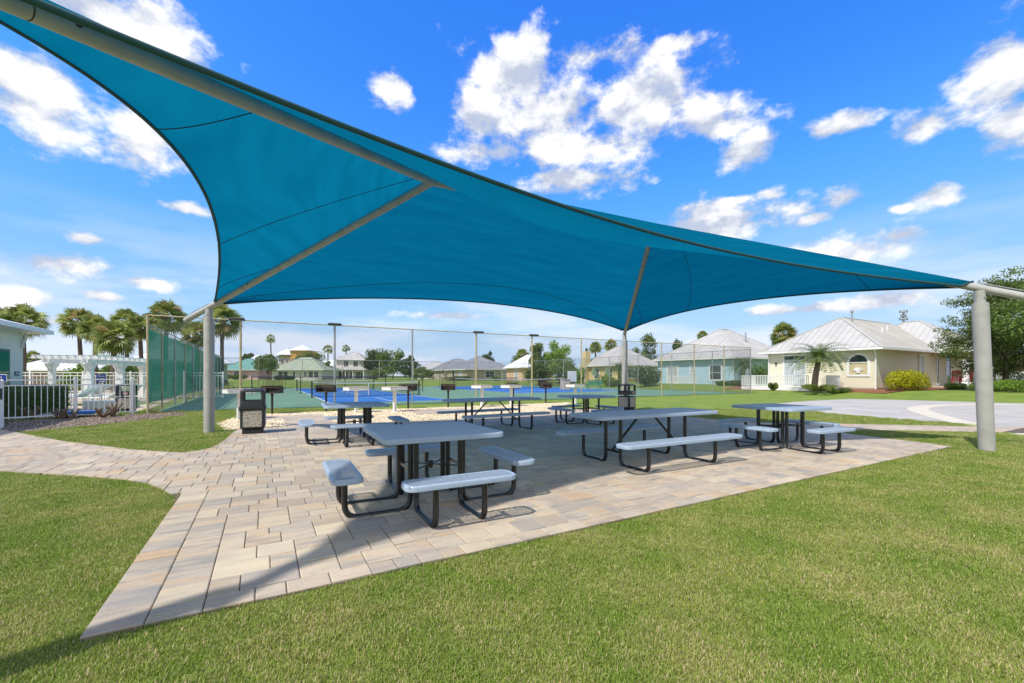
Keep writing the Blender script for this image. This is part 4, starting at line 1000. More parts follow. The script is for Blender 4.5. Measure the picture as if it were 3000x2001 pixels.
# ================================================================ vegetation builders
def leaf_cloud(pts, size, m, name, up=.3, aspect=.5, parent=None, grp=None):
    """one small folded leaf (two triangles) at every point"""
    n = len(pts); d = nr.normal(size=(n, 3)); d[:, 2] += up; d /= np.linalg.norm(d, axis=1)[:, None]
    w = np.cross(d, nr.normal(size=(n, 3))); w /= np.linalg.norm(w, axis=1)[:, None]; s = size*nr.uniform(.6, 1.3, (n, 1))
    v = np.stack([pts-d*s*.5, pts+w*s*aspect*.5, pts+d*s*.5, pts-w*s*aspect*.5], 1).reshape(-1, 3)
    me = bpy.data.meshes.new(name); f = np.arange(4*n).reshape(-1, 4)
    me.from_pydata(v.tolist(), [], f.tolist()); me.materials.append(m)
    set_rnd(me, np.repeat(np.arange(n) if grp is None else grp, 4)); return link(name, me, parent)
def ellipsoid_pts(n, c, r, shell=.55):
    d = nr.normal(size=(n, 3)); d /= np.linalg.norm(d, axis=1)[:, None]; k = (shell**3+(1-shell**3)*nr.random((n, 1)))**(1/3); return d*k*np.array(r)+np.array(c)
def tree(name, label, loc, h, w, m, leaves=4500, size=.28, trunk=.35, seed=0, lobes=16, shape=(1, 1), group='trees beyond the courts', cat='tree', up=.3):
    r_ = random.Random(seed); t = empty(name, label, cat, loc, 0, group)
    th = h*trunk; b = MB(); b.tube([(0,0,-.2),(r_.uniform(-.1,.1)*w*.3,0,th*.6),(0,0,h*.62)], max(.07, h*.022), 8, r2=.04); tr = b.build('trunk', M_bark, t, 60)
    P = []; rx = w/2; rz_ = (h-th)/2; cz = th+rz_
    for i in range(lobes):
        a = r_.uniform(0, 6.283); e = r_.uniform(-.9, 1.0); q = r_.uniform(.35, .78); k = math.sqrt(max(0, 1-e*e*.8))
        c = (math.cos(a)*rx*q*k*shape[0], math.sin(a)*rx*q*k*shape[0], cz+e*rz_*.72); s = r_.uniform(.24, .42)
        b = MB(); b.tube([(0,0,th*.7), (c[0]*.5, c[1]*.5, (c[2]+th)*.5), c], max(.025, h*.008), 5, r2=.012); b.build('limb', M_bark, tr, 60) if i < 6 else None
        for _ in range(4):
            cc = (c[0]+r_.gauss(0, rx*s*.5), c[1]+r_.gauss(0, rx*s*.5), c[2]+r_.gauss(0, rz_*s*.45))
            P.append(ellipsoid_pts(max(8, leaves//(lobes*4)), cc, (rx*s*.85, rx*s*.85, rz_*s*.75), .25))
    leaf_cloud(np.concatenate(P), size, m, 'crown', up, .55, t); return t
def shrub(name, label, loc, r3, m, n=2500, size=.10, rz=0, group=None, box=False, cat='shrub'):
    t = empty(name, label, cat, loc, rz, group); rx, ry, h = r3
    if box:
        q = nr.uniform(-1, 1, (n, 3)); f = np.argmax(np.abs(q*np.array([1, 1, 1.])), 1); q[np.arange(n), f] = np.sign(q[np.arange(n), f])*nr.uniform(.86, 1.02, n); q *= 1-.10*(np.abs(q[:, [1, 2, 0]])**6)
        P = np.column_stack([q[:, 0]*rx, q[:, 1]*ry, (q[:, 2]+1)/2*h])
    else:
        P = [];
        for _ in range(14):
            c = nr.uniform(-1, 1, 3); c[:2] *= .62; P.append(ellipsoid_pts(n//14, (c[0]*rx, c[1]*ry, h*(.5+.20*c[2])), (rx*.42, ry*.42, h*.40), .6))
        P = np.concatenate(P); P[:, 2] = np.clip(P[:, 2], .02, None)
    leaf_cloud(P, size, m, 'foliage', .4, .6, t)
    b = MB()
    if box: b.rbox(-rx*.86, rx*.86, -ry*.86, ry*.86, 0, h*.9, .05)
    else:
        for i in range(1): b.tube([(0,0,0),(0,0,h*.5)], .05, 6, r2=.02)
    b.build('inner_branches', mat('dark_twigs', (.04, .065, .016), .95), t); return t
def fan_palm_mesh(nleaf, seed, R_=1.0, droop=.35, skirt=.12):
    """crown of fan leaves: petiole and pleated fan of narrow leaflets each"""
    r_ = random.Random(seed); b = MB(); g = []
    for i in range(nleaf):
        a = i*2.399+r_.uniform(-.2, .2); e = R(80-135*(i/nleaf)**.85)+r_.uniform(-.15, .15); pl = R_*r_.uniform(.42, .55); fl = R_*r_.uniform(.42, .58)
        d = np.array([math.cos(a)*math.cos(e), math.sin(a)*math.cos(e), math.sin(e)]); side = np.array([-math.sin(a), math.cos(a), 0]); nrm = np.cross(d, side)
        rl = r_.uniform(-1.0, 1.0); side, nrm = side*math.cos(rl)+nrm*math.sin(rl), nrm*math.cos(rl)-side*math.sin(rl)
        base = d*pl; n0 = len(b.v)
        b.add([side*.015, -side*.015, base-side*.01, base+side*.01], [(0,1,2,3)])
        k = 17
        for j in range(k):
            ph = R(-105+210*j/(k-1)); dd = d*math.cos(ph)+side*math.sin(ph); dd = dd+np.array([0,0,-droop*.35*abs(math.sin(ph))]); ll = fl*(1-.25*abs(ph)/1.9)*r_.uniform(.9, 1.1)
            w = np.cross(dd, nrm); w /= np.linalg.norm(w)+1e-9; w *= .030*R_; m1 = base+dd*ll*.6+nrm*.01; tip = base+dd*ll+np.array([0,0,-droop*ll*r_.uniform(.4, 1.0)])
            b.add([base, m1+w, tip, m1-w], [(0,1,2,3)])
        g += [i]*(len(b.v)-n0)
    return b, g
PALM = []
for sd_ in range(3):
    b, g = fan_palm_mesh(60, sd_+5); me = b.mesh('fronds', L_palm); set_rnd(me, g); PALM.append(me)
THIN = []
for sd_ in range(2):
    b, g = fan_palm_mesh(20, sd_+50, 1.0, .5); me = b.mesh('fronds', L_palm); set_rnd(me, g); THIN.append(me)
def palm(label, loc, h, R_, seed, name='fan_palm', group='fan palms', tr=.17, boots=True):
    t = empty(name, label, 'palm', loc, 0, group); r_ = random.Random(seed)
    b = MB(); b.tube([(0,0,-.2),(r_.uniform(-.1,.1),r_.uniform(-.1,.1),h*.5),(0,0,h)], tr*1.15, 10, r2=tr*.85); tk = b.build('trunk', M_trunk, t, 60)
    if boots: b = MB(); b.tube([(0,0,h-.9*R_*.55),(0,0,h+.05)], tr*1.3, 9, r2=tr*2.0); b.build('leaf_boots', M_trunk, tk, 60)
    o = link('crown', THIN[seed % 2] if name == 'thin_palm' else PALM[seed % 3], t, (0,0,h), r_.uniform(0, 6.28)); o.scale = (R_, R_, R_*r_.uniform(.95, 1.05)); return t
def sago_mesh(nf, seed):
    r_ = random.Random(seed); b = MB(); g = []
    for i in range(nf):
        a = i*2.399; e = R(78-72*(i/nf)**.8); l = r_.uniform(.95, 1.2); rr = z = 0.; n0 = len(b.v); c, s = math.cos(a), math.sin(a); pts = []
        for k in range(15):
            ea = e-1.35*(k/14); rr += math.cos(ea)*l/14; z += math.sin(ea)*l/14; pts.append(np.array([c*rr, s*rr, z]))
        side = np.array([-s, c, 0])
        for k in range(1, 15):
            ll = .17*(1-.6*abs(k/14-.4)); d = pts[k]-pts[k-1]; d /= np.linalg.norm(d)
            for sg in (-1, 1): p = pts[k]; b.add([p-d*.022, p+d*.022, p+side*sg*ll+d*.07+np.array([0,0,.03])], [(0,1,2)])
        g += [i]*(len(b.v)-n0)
    return b, g
b, g = sago_mesh(72, 3); SAGO = b.mesh('fronds', L_sago); set_rnd(SAGO, g)
def sago(label, loc, h, R_, lean=(0, 0), group='sago palms', tr=.19):
    t = empty('sago_palm', label, 'palm', loc, 0, group)
    b = MB(); b.tube([(0,0,-.1),(lean[0]*.4,lean[1]*.4,h*.5),(lean[0],lean[1],h)], tr*1.15, 10, r2=tr*.9); b.build('trunk', M_trunk, t, 60)
    o = link('crown', SAGO, t, (lean[0],lean[1],h)); o.scale = (R_, R_, R_); return t

# palms around the pool
for i, (px, py, r, d, lb) in enumerate(((64, 936, 58, 32, 'fan palm rising behind the pool building roof'), (8, 930, 40, 36, 'fan palm at the very left edge behind the roof'), (230, 938, 50, 41, 'fan palm farthest left of the pool clump'),
        (280, 957, 44, 38, 'fan palm with pale fronds second in the pool clump'), (336, 983, 58, 33, 'low broad fan palm in the middle of the pool clump'), (370, 938, 42, 44, 'fan palm behind the middle of the pool clump'), (410, 958, 46, 38, 'fan palm just left of the ochre corner post'),
        (488, 922, 56, 37, 'tall fan palm behind the green windscreen'), (577, 975, 46, 42, 'low fan palm left of the left shade post'), (651, 934, 52, 42, 'fan palm right behind the left shade post'), (96, 1047, 26, 62, 'small fan palm before the pavilion roof'))):
    Rm = r/FPX*d*1.12; palm(lb, (at(px, d), d, hgt(at(px, d), d)), zat(py, d)-.2-hgt(at(px, d), d), Rm, i, group='fan palms round the pool')
for i, (px, py, r, d, lb) in enumerate(((793, 992, 15, 112, 'tall thin palm left of the orange house'), (961, 1023, 16, 118, 'tall palm with brown skirt left of the white two-storey house'), (1014, 1020, 13, 140, 'palm just above the white two-storey house roof'))):
    Rm = r/FPX*d*1.15; palm(lb, (at(px, d), d, .35), zat(py, d)-.35, Rm, i, 'thin_palm', 'tall thin palms far off', .16)
for i, (px, py, r, d, lb) in enumerate(((2295, 980, 40, 66, 'fan palm between the blue and cream house roofs'), (1532, 1040, 22, 96, 'fan palm behind the peach house'), (1745, 1018, 20, 88, 'fan palm left behind the yellow house roof'), (1790, 1012, 22, 86, 'fan palm behind the yellow house ridge'), (2058, 985, 18, 80, 'fan palm peeping over the blue house roof'))):
    Rm = r/FPX*d*1.1; palm(lb, (at(px, d), d, .35), zat(py, d)-.35, Rm, i+1, group='fan palms behind the houses')

# ================================================================ houses
def roof_faces(x0, x1, y0, y1, ze, zr):
    """hip roof over a rectangle: list of (polygon, axis along the eave)"""
    w, d = x1-x0, y1-y0
    if w >= d: a, b_ = (x0+d/2, (y0+y1)/2, zr), (x1-d/2, (y0+y1)/2, zr)
    else: a, b_ = ((x0+x1)/2, y0+w/2, zr), ((x0+x1)/2, y1-w/2, zr)
    c = [(x0,y0,ze),(x1,y0,ze),(x1,y1,ze),(x0,y1,ze)]
    if w >= d: return [([c[0],c[1],b_,a],0), ([c[1],c[2],b_],1), ([c[2],c[3],a,b_],0), ([c[3],c[0],a],1)], [(a,b_)]+[(c[0],a),(c[3],a),(c[1],b_),(c[2],b_)]
    return [([c[0],c[1],a],0), ([c[1],c[2],b_,a],1), ([c[2],c[3],b_],0), ([c[3],c[0],a,b_],1)], [(a,b_)]+[(c[0],a),(c[1],a),(c[2],b_),(c[3],b_)]
def metal_roof(parent, x0, x1, y0, y1, ze, zr, m, pitch, single, ridge_m=None, faces=(0, 1, 2, 3)):
    fs, ridges = roof_faces(x0, x1, y0, y1, ze, zr); joined = MB()
    root = MB(); root.box(x0+.02, x1-.02, y0+.02, y1-.02, ze-.16, ze-.004); ro = root.build('roof', M_white, parent)
    for i in faces:
        poly, ax = fs[i]; p = [np.array(q) for q in poly]; n = np.cross(p[1]-p[0], p[2]-p[0]); n = n/np.linalg.norm(n); n = n if n[2] > 0 else -n
        lo, hi = min(q[ax] for q in p), max(q[ax] for q in p); k = lo
        while k < hi-1e-6:
            e = min(k+pitch, hi); c = clip_half(clip_half([tuple(q) for q in p], ax, k, 1), ax, e, -1)
            rib = clip_half(clip_half([tuple(q) for q in p], ax, k-.018, 1), ax, k+.018, -1)
            mb = MB() if single else joined
            if len(c) >= 3: m_ = len(c); mb.add([tuple(np.array(q)+n*.012) for q in c]+[tuple(np.array(q)-n*.012) for q in c], [tuple(range(m_))]+[(j, (j+1) % m_, m_+(j+1) % m_, m_+j) for j in range(m_)])
            if len(rib) >= 3 and k > lo: m_ = len(rib); mb.add([tuple(np.array(q)+n*.055) for q in rib]+[tuple(np.array(q)+n*.005) for q in rib], [tuple(range(m_))]+[(j, (j+1) % m_, m_+(j+1) % m_, m_+j) for j in range(m_)])
            if single and mb.f: mb.build('roof_panel', m, ro)
            k = e
    if not single: joined.build('roof_sheets', m, ro)
    for a, b_ in ridges:
        r = MB(); r.bar(np.array(a)+[0,0,.03], np.array(b_)+[0,0,.03], .16, .05); r.build('ridge_cap', ridge_m or m, ro)
    g = MB(); t_ = .11
    for q in ((x0-.12,x1+.12,y0-.12,y0),(x0-.12,x1+.12,y1,y1+.12),(x0-.12,x0,y0,y1),(x1,x1+.12,y0,y1)):
        g = MB(); g.box(*q, ze-.17, ze-.02); g.build('gutter', M_white, ro)
    return ro
def opening(parent, face, p, z0, w, h, pane=None, fw=.09, cols=2, rows=2, name='window', off=0.):
    """face 'u': wall at y=off looking to -y, p along x; face 'v': wall at x=off looking to -x, p along y"""
    def B(mb, a0, a1, d0, d1, z0_, z1): 
        if face == 'u': mb.box(a0, a1, off-d1, off-d0, z0_, z1)
        else: mb.box(off-d1, off-d0, a0, a1, z0_, z1)
    b = MB(); B(b, p, p+w, .004, .02, z0, z0+h); o = b.build(name, pane or M_glass, parent)
    for q in ((p-fw, p, z0-fw, z0+h+fw), (p+w, p+w+fw, z0-fw, z0+h+fw), (p, p+w, z0-fw, z0), (p, p+w, z0+h, z0+h+fw)):
        b = MB(); B(b, q[0], q[1], .003, .06, q[2], q[3]); b.build('frame', M_white, o)
    for i in range(1, cols): x = p+w*i/cols; b = MB(); B(b, x-.018, x+.018, .021, .035, z0, z0+h); b.build('mullion', M_white, o)
    for i in range(1, rows): z = z0+h*i/rows; b = MB(); B(b, p, p+w, .021, .034, z-.018, z+.018); b.build('mullion', M_white, o)
    return o
M_roofg = mat('grey_standing_seam', (.47, .455, .42), .5, (.40, .385, .36), .8)
M_roofd = mat('dark_grey_metal_roof', (.27, .275, .285), .5, (.22, .22, .23), .8)
M_roofw = mat('white_metal_roof', (.75, .76, .78), .45); M_roofgr = mat('sage_green_metal_roof', (.29, .34, .22), .5, (.34, .37, .28), 1)
M_roofteal = mat('teal_green_metal_roof', (.12, .30, .25), .5, (.16, .33, .28), 1)
M_brickb = mat('brown_brick_skirt', (.20, .12, .08), .9, (.13, .08, .06), 6)
def house(name, label, px, d, lu, lv, ze, zr, wall, roof, base=.35, pitch=.6, over=.45, single=False, rz=TH, xy=None):
    x, y = xy or (at(px, d), d); t = empty(name, label, 'house', (x, y, base), rz)
    b = MB(); b.box(0, lu, 0, lv, -.3, ze-base-.05); b.build('wall', wall, t)
    metal_roof(t, -over, lu+over, -over, lv+over, ze-base, zr-base, roof, pitch, single); return t
w_cream = mat('cream_siding', (.68, .63, .48), .75, (.64, .59, .45), 1.5, bump=.08, bscale=8, stretch=(1, 1, 9))
w_blue = mat('pale_blue_stucco', (.40, .55, .64), .8, (.36, .51, .61), 2)
w_yel = mat('soft_yellow_stucco', (.60, .47, .22), .8, (.55, .44, .22), 2)
w_taupe = mat('taupe_stucco', (.40, .34, .25), .8, (.36, .31, .23), 2)
w_peach = mat('peach_stucco', (.62, .42, .27), .8); w_white = mat('off_white_siding', (.66, .64, .59), .8, (.60, .59, .55), 2)
w_orange = mat('orange_stucco', (.58, .32, .09), .8); w_pink = mat('pink_stucco', (.66, .42, .46), .8)
M_conc2 = mat('slab_concrete', (.44, .42, .38), .85)

# cream house on the right, with porch wing
def cream_house():
    C0 = SW(37.9, 10.8); bz = .31
    t = empty('cream_house', 'cream single-storey house with grey standing-seam hip roof and front porch', 'house', C0+(bz,), TH)
    H = 3.0
    b = MB(); b.box(0, 18, 0, 7.5, .14, H-.05); b.build('wall', w_cream, t)
    b = MB(); b.box(.02, 18, .02, 7.48, -.35, .135); b.build('foundation', M_conc2, t)
    metal_roof(t, -.45, 17, -.45, 7.95, H, 5.75, M_roofg, .46, True, faces=(0, 3))
    # porch wing that comes forward
    W0 = 10.0
    metal_roof(t, W0-.2, W0+8.6, -2.35, 7.5, H+.012, 5.95, M_roofg, .46, True, faces=(0, 3))
    b = MB(); b.box(W0, W0+8.4, -2.0, -.002, -.35, .16); b.build('porch_slab', M_deck_concrete, t)
    b = MB(); b.box(W0, W0+.25, -2.1, -.06, H-.42, H-.17); b.build('porch_beam', w_cream, t); b = MB(); b.box(W0+.26, W0+8.4, -2.1, -1.85, H-.42, H-.17); b.build('porch_beam', w_cream, t)
    for x in (W0+.25, W0+2.7, W0+6.2):
        b = MB(); b.rbox(x-.16, x+.16, -2.05, -1.73, .16, H-.42, .01); c = b.build('porch_column', M_white, t); b = MB(); b.loft([[(x+sx*k, -1.89+sy*k, z) for sx, sy in ((-1,-1),(1,-1),(1,1),(-1,1))] for z, k in ((.161,.27),(.40,.26),(.52,.19))]); b.build('column_base', M_white, c)
    # windows and doors of the porch side
    opening(t, 'u', 7.55, .95, .55, 1.6, M_glass_blind, .09, 1, 3); opening(t, 'u', 10.9, .35, .42, 2.1, M_glass, .08, 1, 3); opening(t, 'u', 13.0, .2, .95, 2.05, M_glass, .12, 1, 1, 'door')
    opening(t, 'u', 13.0, 2.36, .95, .32, M_glass, .08, 1, 1)
    # arched window with shell panel on the left side wall
    def arch(y0, y1, z0, zm, n=14):
        r = (y1-y0)/2; c = (y0+y1)/2; return [(y0, z0), (y1, z0)]+[(c+r*math.cos(math.pi*k/n), zm+r*math.sin(math.pi*k/n)) for k in range(n+1)]
    o_ = arch(.35, 1.75, .95, 1.95); i_ = arch(.50, 1.60, 1.10, 1.95)
    b = MB(); n = len(o_); b.add([(-.05, y, z) for y, z in o_]+[(-.05, y, z) for y, z in i_]+[(0, y, z) for y, z in o_], [(j, (j+1) % n, n+(j+1) % n, n+j) for j in range(n)]+[(j, 2*n+j, 2*n+(j+1) % n, (j+1) % n) for j in range(n)]); fr = b.build('arched_frame', M_white, t)
    b = MB(); b.box(-.02, -.004, .50, 1.60, 1.10, 1.92); b.build('panel', mat('tan_panel', (.52,.44,.26), .8), fr)
    p = arch(.50, 1.60, 1.985, 1.985); b = MB(); b.add([(-.025, y, z) for y, z in p[2:]], [tuple(range(len(p)-2))]); b.build('fanlight', M_glass, fr)
    b = MB(); b.box(-.06, -.02, .50, 1.60, 1.925, 1.98); b.build('transom', M_white, fr)
    sh = MB(); N_ = 10; ctr = (1.05, 1.28)
    for k in range(N_):
        a0, a1 = R(20+140*k/N_), R(20+140*(k+1)/N_); am = (a0+a1)/2; rr = .33
        sh.add([(-.04, ctr[0], ctr[1]), (-.04, ctr[0]+rr*math.cos(a0), ctr[1]+rr*math.sin(a0)), (-.085, ctr[0]+rr*1.04*math.cos(am), ctr[1]+rr*1.04*math.sin(am)), (-.04, ctr[0]+rr*math.cos(a1), ctr[1]+rr*math.sin(a1))], [(0,1,2),(0,2,3)])
    sh.box(-.075, -.022, .93, 1.17, 1.20, 1.28); sh.build('scallop_shell', M_white, fr)
    # french doors and white deck
    opening(t, 'v', 4.6, .25, 1.55, 1.95, M_glass_blind, .12, 2, 1, 'french_door'); opening(t, 'v', 4.6, 2.32, 1.55, .28, M_glass, .1, 2, 1)
    b = MB(); b.rbox(-.12, -.03, 6.75, 6.87, 1.9, 2.1, .02); b.build('wall_lamp', M_darkpl, t)
    for y, yb in ((-.08, 0), ):
        b = MB(); b.tube(fillet([(-.35, .02, H-.12), (-.07, .02, H-.35), (-.07, .02, -.12), (-.3, .02, -.22)], .08, 3), .05, 8); b.build('downpipe', M_white, t, 40)
    b = MB(); b.tube(fillet([(7.3, -.35, H-.12), (7.2, -.07, H-.4), (7.2, -.07, .1)], .08, 3), .05, 8); b.build('downpipe', M_white, t, 40)
    b = MB(); b.tube(fillet([(-.35, 7.4, H-.12), (-.06, 7.4, H-.35), (-.06, 7.4, .1)], .08, 3), .05, 8); b.build('downpipe', M_white, t, 40)
    b = MB(); b.tube([(4.3,3.2,5.5),(4.3,3.2,6.15)], .07, 8); v_ = b.build('flue', M_galv, t, 40); b = MB(); b.tube([(4.3,3.2,6.16),(4.3,3.2,6.3)], .12, 8); b.build('cowl', M_galv, v_, 40)
    for x, y, z in ((5.6, 1.7, 4.55), (8.0, 2.2, 4.9)): b = MB(); b.tube([(x,y,z-.3),(x,y,z+.28)], .05, 8); b.build('vent_pipe', M_white, t, 40)
    # deck in front of the french doors
    dk = empty('white_deck', 'low white picket deck in front of the cream house doors', 'deck', C0+(bz,), TH)
    b = MB(); b.box(-2.0, -.06, 2.2, 8.6, -.3, .15); b.build('platform', M_white, dk)
    def rail(x0, y0, x1, y1):
        L_ = math.dist((x0,y0),(x1,y1)); n = int(L_/.135)
        b = MB(); b.bar((x0,y0,1.02),(x1,y1,1.02),.08,.05); b.build('rail', M_white, dk); b = MB(); b.bar((x0,y0,.26),(x1,y1,.26),.05,.05); b.build('rail', M_white, dk)
        me = MB().box(-.022,.022,-.022,.022,.18,.99).mesh('picket', M_white)
        for i in range(n+1): f = i/n; link('picket', me, dk, (x0+(x1-x0)*f, y0+(y1-y0)*f, 0))
    rail(-2.0, 3.4, -2.0, 8.6); rail(-2.0, 2.2, -.1, 2.2); rail(-2.0, 8.6, -.1, 8.6)
    b = MB()
    n = 20; d_ = empty('satellite_dish', 'white satellite dish at the left corner of the cream house', 'dish', SW(36.9, 19.6)+(bz,), TH+.3)
    b.loft([[(.42*k*math.cos(a)*1, -.10*k*k, 1.3+.36*k*math.sin(a)) for a in [6.283*j/n for j in range(n)]] for k in (.02, .4, .7, 1.)], False); b.build('reflector', M_white, d_, 60)
    b = MB(); b.tube([(0, .05, -.2), (0, .05, 1.3)], .025, 8); b.build('mast', M_galv, d_, 40)
    # rocking chairs on the porch
    m_red = mat('red_chair_paint', (.42, .012, .025), .4)
    def rocker(u, v, rz, label):
        c = empty('rocking_chair', label, 'chair', SW(37.9+u, 10.8+v)+(bz+.165,), TH+rz, 'red rocking chairs on the porch')
        for x in (-.27, .27):
            b = MB(); b.tube([(x, -.45+.9*k/8, .03+.10*((k-4)/4)**2) for k in range(9)], .025, 6); b.build('rocker', m_red, c, 40)
            b = MB(); b.bar((x,-.25,.08),(x,-.25,.62),.05); b.build('front_leg', m_red, c); b = MB(); b.bar((x,.22,.06),(x,.45,1.15),.05); b.build('back_post', m_red, c); b = MB(); b.bar((x,-.32,.64),(x,.32,.62),.09,.03); b.build('arm', m_red, c)
        for k in range(5): b = MB(); b.box(-.25, .25, -.26+k*.1, -.18+k*.1, .40, .425); b.build('seat_slat', m_red, c)
        for k in range(6): x = -.21+k*.084; b = MB(); b.bar((x,.26,.45),(x,.44,1.12),.05,.015,(0,1,0)); b.build('back_slat', m_red, c)
        b = MB(); b.bar((-.29,.46,1.17),(.29,.46,1.17),.03,.12); b.build('head_rail', m_red, c)
    rocker(W0+1.5, -1.05, 1.9, 'red rocking chair left of the first porch column'); rocker(W0+3.5, -1.1, 2.6, 'red rocking chair between the two porch columns'); rocker(W0+5.0, -1.1, 2.4, 'red rocking chair partly behind the right shade post')
cream_house()
def straw_bed():
    poly = [SW(*p)[:2] for p in ((35.6,21),(35.9,9.6),(39,8.4),(46,8.0),(47.5,6.0),(58,5.0),(58,11),(38,12),(37.9,21))]
    b = MB(); n = 0; st = .5
    for iu in range(int(23/st)):
        for iv in range(int(17/st)):
            c = clip_rect([WS(*p) for p in poly], 35.4+iu*st, 35.4+(iu+1)*st, 4.8+iv*st, 4.8+(iv+1)*st)
            if len(c) > 2 and abs(area(c)) > 1e-4: b.add([SW(u, v)+(hgt(*SW(u, v))+.03,) for u, v in c], [tuple(range(len(c)))])
    struct('straw_bed', b, M_straw)
straw_bed()

h = house('blue_house', 'pale blue house with grey metal hip roof beyond the court corner', 2151, 46.9, 12, 10.5, 3.35, 7.1, w_blue, M_roofg, pitch=.6, single=True)
opening(h, 'v', 1.55, .55, 1.35, 1.55, M_glass, .12, 1, 2); opening(h, 'v', 5.0, 1.25, .5, .85, M_glass_blind, .12, 1, 2); opening(h, 'v', 7.4, .15, 1.5, 1.9, M_glass_blind, .14, 2, 1, 'french_door'); opening(h, 'u', 1.5, .8, 1.0, 1.3, M_glass_blind, .1, 1, 2)
b = MB(); b.tube(fillet([(-.3,.05,2.85),(-.06,.05,2.6),(-.06,.05,0)], .08, 3), .05, 8); b.build('downpipe', M_white, h, 40)
b = MB(); b.tube([(6.2,2.6,4.6),(6.2,2.6,6.2)], .09, 8); b.build('flue', M_galv, h, 40)
def small_deck():
    dk = empty('white_porch_rail', 'white picket rail round the blue house door', 'railing', (at(2010, 50.5), 50.5, .35), TH+math.pi/2)
    me = MB().box(-.022,.022,-.022,.022,.1,.9).mesh('picket', M_white)
    for i in range(28): link('picket', me, dk, (-1.4+i*.15, 0, 0))
    for z in (.12, .9): b = MB(); b.box(-1.45, 2.75, -.03, .03, z, z+.06); b.build('rail', M_white, dk)
small_deck()
h = house('yellow_house', 'soft yellow house with grey roof and green shutters', 1811, 64, 8.4, 8.2, 2.95, 6.2, w_yel, M_roofg, pitch=.6)
M_shut = mat('sage_shutter', (.32, .48, .36), .7)
for p in (1.2, 4.2):
    o = opening(h, 'v', p, .6, 1.1, 1.4, M_glass, .1, 1, 2); b = MB(); b.bar((-.12, p+.55, 2.1), (-.55, p+.55, 1.0), 1.2, .04, (0,1,0)); b.build('awning_shutter', M_shut, h)
opening(h, 'u', 2.0, .7, 1.4, 1.3, M_glass, .1, 2, 2)
ch = MB(); ch.rbox(-.5, .5, -.4, .4, 0, 4.9, .02); c_ = ch.build('chimney_stack', w_yel, h, None, (-.2, 7.0, 0)); b = MB(); b.tube([(0,0,4.9),(0,0,5.4)], .2, 10); b.build('chimney_pot', M_darkpl, c_, 40)
h = house('taupe_house', 'taupe house with dark grey hip roof behind the tennis net', 1368, 88, 10.5, 11, 2.72, 5.6, w_taupe, M_roofd, pitch=.9)
opening(h, 'u', 4.2, .6, 2.0, 1.3, M_glass, .12, 2, 2); opening(h, 'u', 8.2, .6, 1.0, 1.3, M_glass_blind, .12, 1, 2); opening(h, 'v', 2.5, .2, 1.6, 1.9, M_glass_blind, .12, 2, 2); opening(h, 'v', 6.5, .2, 1.4, 1.9, M_glass, .12, 1, 1)
h = house('taupe_house', 'second taupe house left of and behind the first taupe house', 1300, 104, 11, 9, 2.75, 5.6, w_taupe, M_roofd, pitch=.9)
opening(h, 'v', 2.0, .3, 1.0, 1.9, M_glass, .12, 1, 2); opening(h, 'v', 5.5, .2, 1.0, 1.9, M_glass_blind, .12, 1, 1, 'door')
h = house('peach_house', 'peach house with white roof half hidden by the green trees', 1530, 80, 7, 6, 2.9, 5.4, w_peach, M_roofw, pitch=.9)
opening(h, 'v', 1.5, .2, 1.2, 1.9, M_glass_blind, .14, 1, 2)
# white two-storey house, seen face on
def storey_house():
    d = 125.; x0 = at(952, d); t = empty('two_storey_house', 'white two-storey house with porch and pyramid roof', 'house', (x0, d, .35), 0)
    b = MB(); b.box(.8, 11.2, 0, 9, -.3, 2.7); b.build('ground_floor_wall', w_white, t); b = MB(); b.box(3.0, 11.0, .6, 8, 2.9, 5.55); b.build('upper_wall', w_white, t)
    metal_roof(t, -.3, 12.0, -1.6, 9.4, 2.8, 4.9, M_roofg, .9, False); metal_roof(t, 2.4, 11.6, 0, 8.6, 5.6, 8.1, M_roofg, .9, False)
    for p in (5.2, 8.0): opening(t, 'u', p, 3.6, 1.3, 1.6, M_glass, .12, 2, 1, off=.6)
    for p, w in ((4.0, 2.6), (7.3, .9), (9.0, 1.9)): opening(t, 'u', p, .2, w, 1.9, M_glass, .14, 3 if w > 1.5 else 1, 2)
    for p in (3.2, 6.4, 8.5, 11.6): b = MB(); b.box(p-.1, p+.1, -1.4, -1.2, -.1, 2.63); b.build('porch_column', M_white, t)
    b = MB(); b.box(3.4, 11.4, -1.5, -1.44, 3.3, 3.38); b.build('balcony_rail', M_white, t)
    me = MB().box(-.03,.03,-1.5,-1.46,2.86,3.29).mesh('baluster', M_white)
    for i in range(24): link('baluster', me, t, (3.5+i*.34, 0, 0))
storey_house()
h = house('cottage', 'grey-white cottage with sage green metal roof', 0, 0, 12.6, 10, 2.9, 6.2, w_white, M_roofgr, rz=0, xy=(at(797, 110), 110), pitch=.9, over=.7)
for p, w in ((1.6, 1.1), (2.9, 1.1), (9.3, 1.1), (10.7, 1.1)): opening(h, 'u', p, .5, w, 1.55, M_glass, .12, 1, 2)
for p in (5.4, 8.2): opening(h, 'u', p, .8, .45, 1.2, M_glass, .1, 1, 1)
opening(h, 'u', 6.7, .8, .8, .9, M_glass_blind, .1, 2, 2)
h = house('pink_house', 'pink house with teal green roof beyond the windscreen', 0, 0, 9.8, 9, 2.9, 6.0, w_pink, M_roofteal, rz=0, xy=(at(645, 112), 112), pitch=.9, over=.7); opening(h, 'u', 3.6, .2, 1.3, 2.0, M_glass, .12, 2, 1)
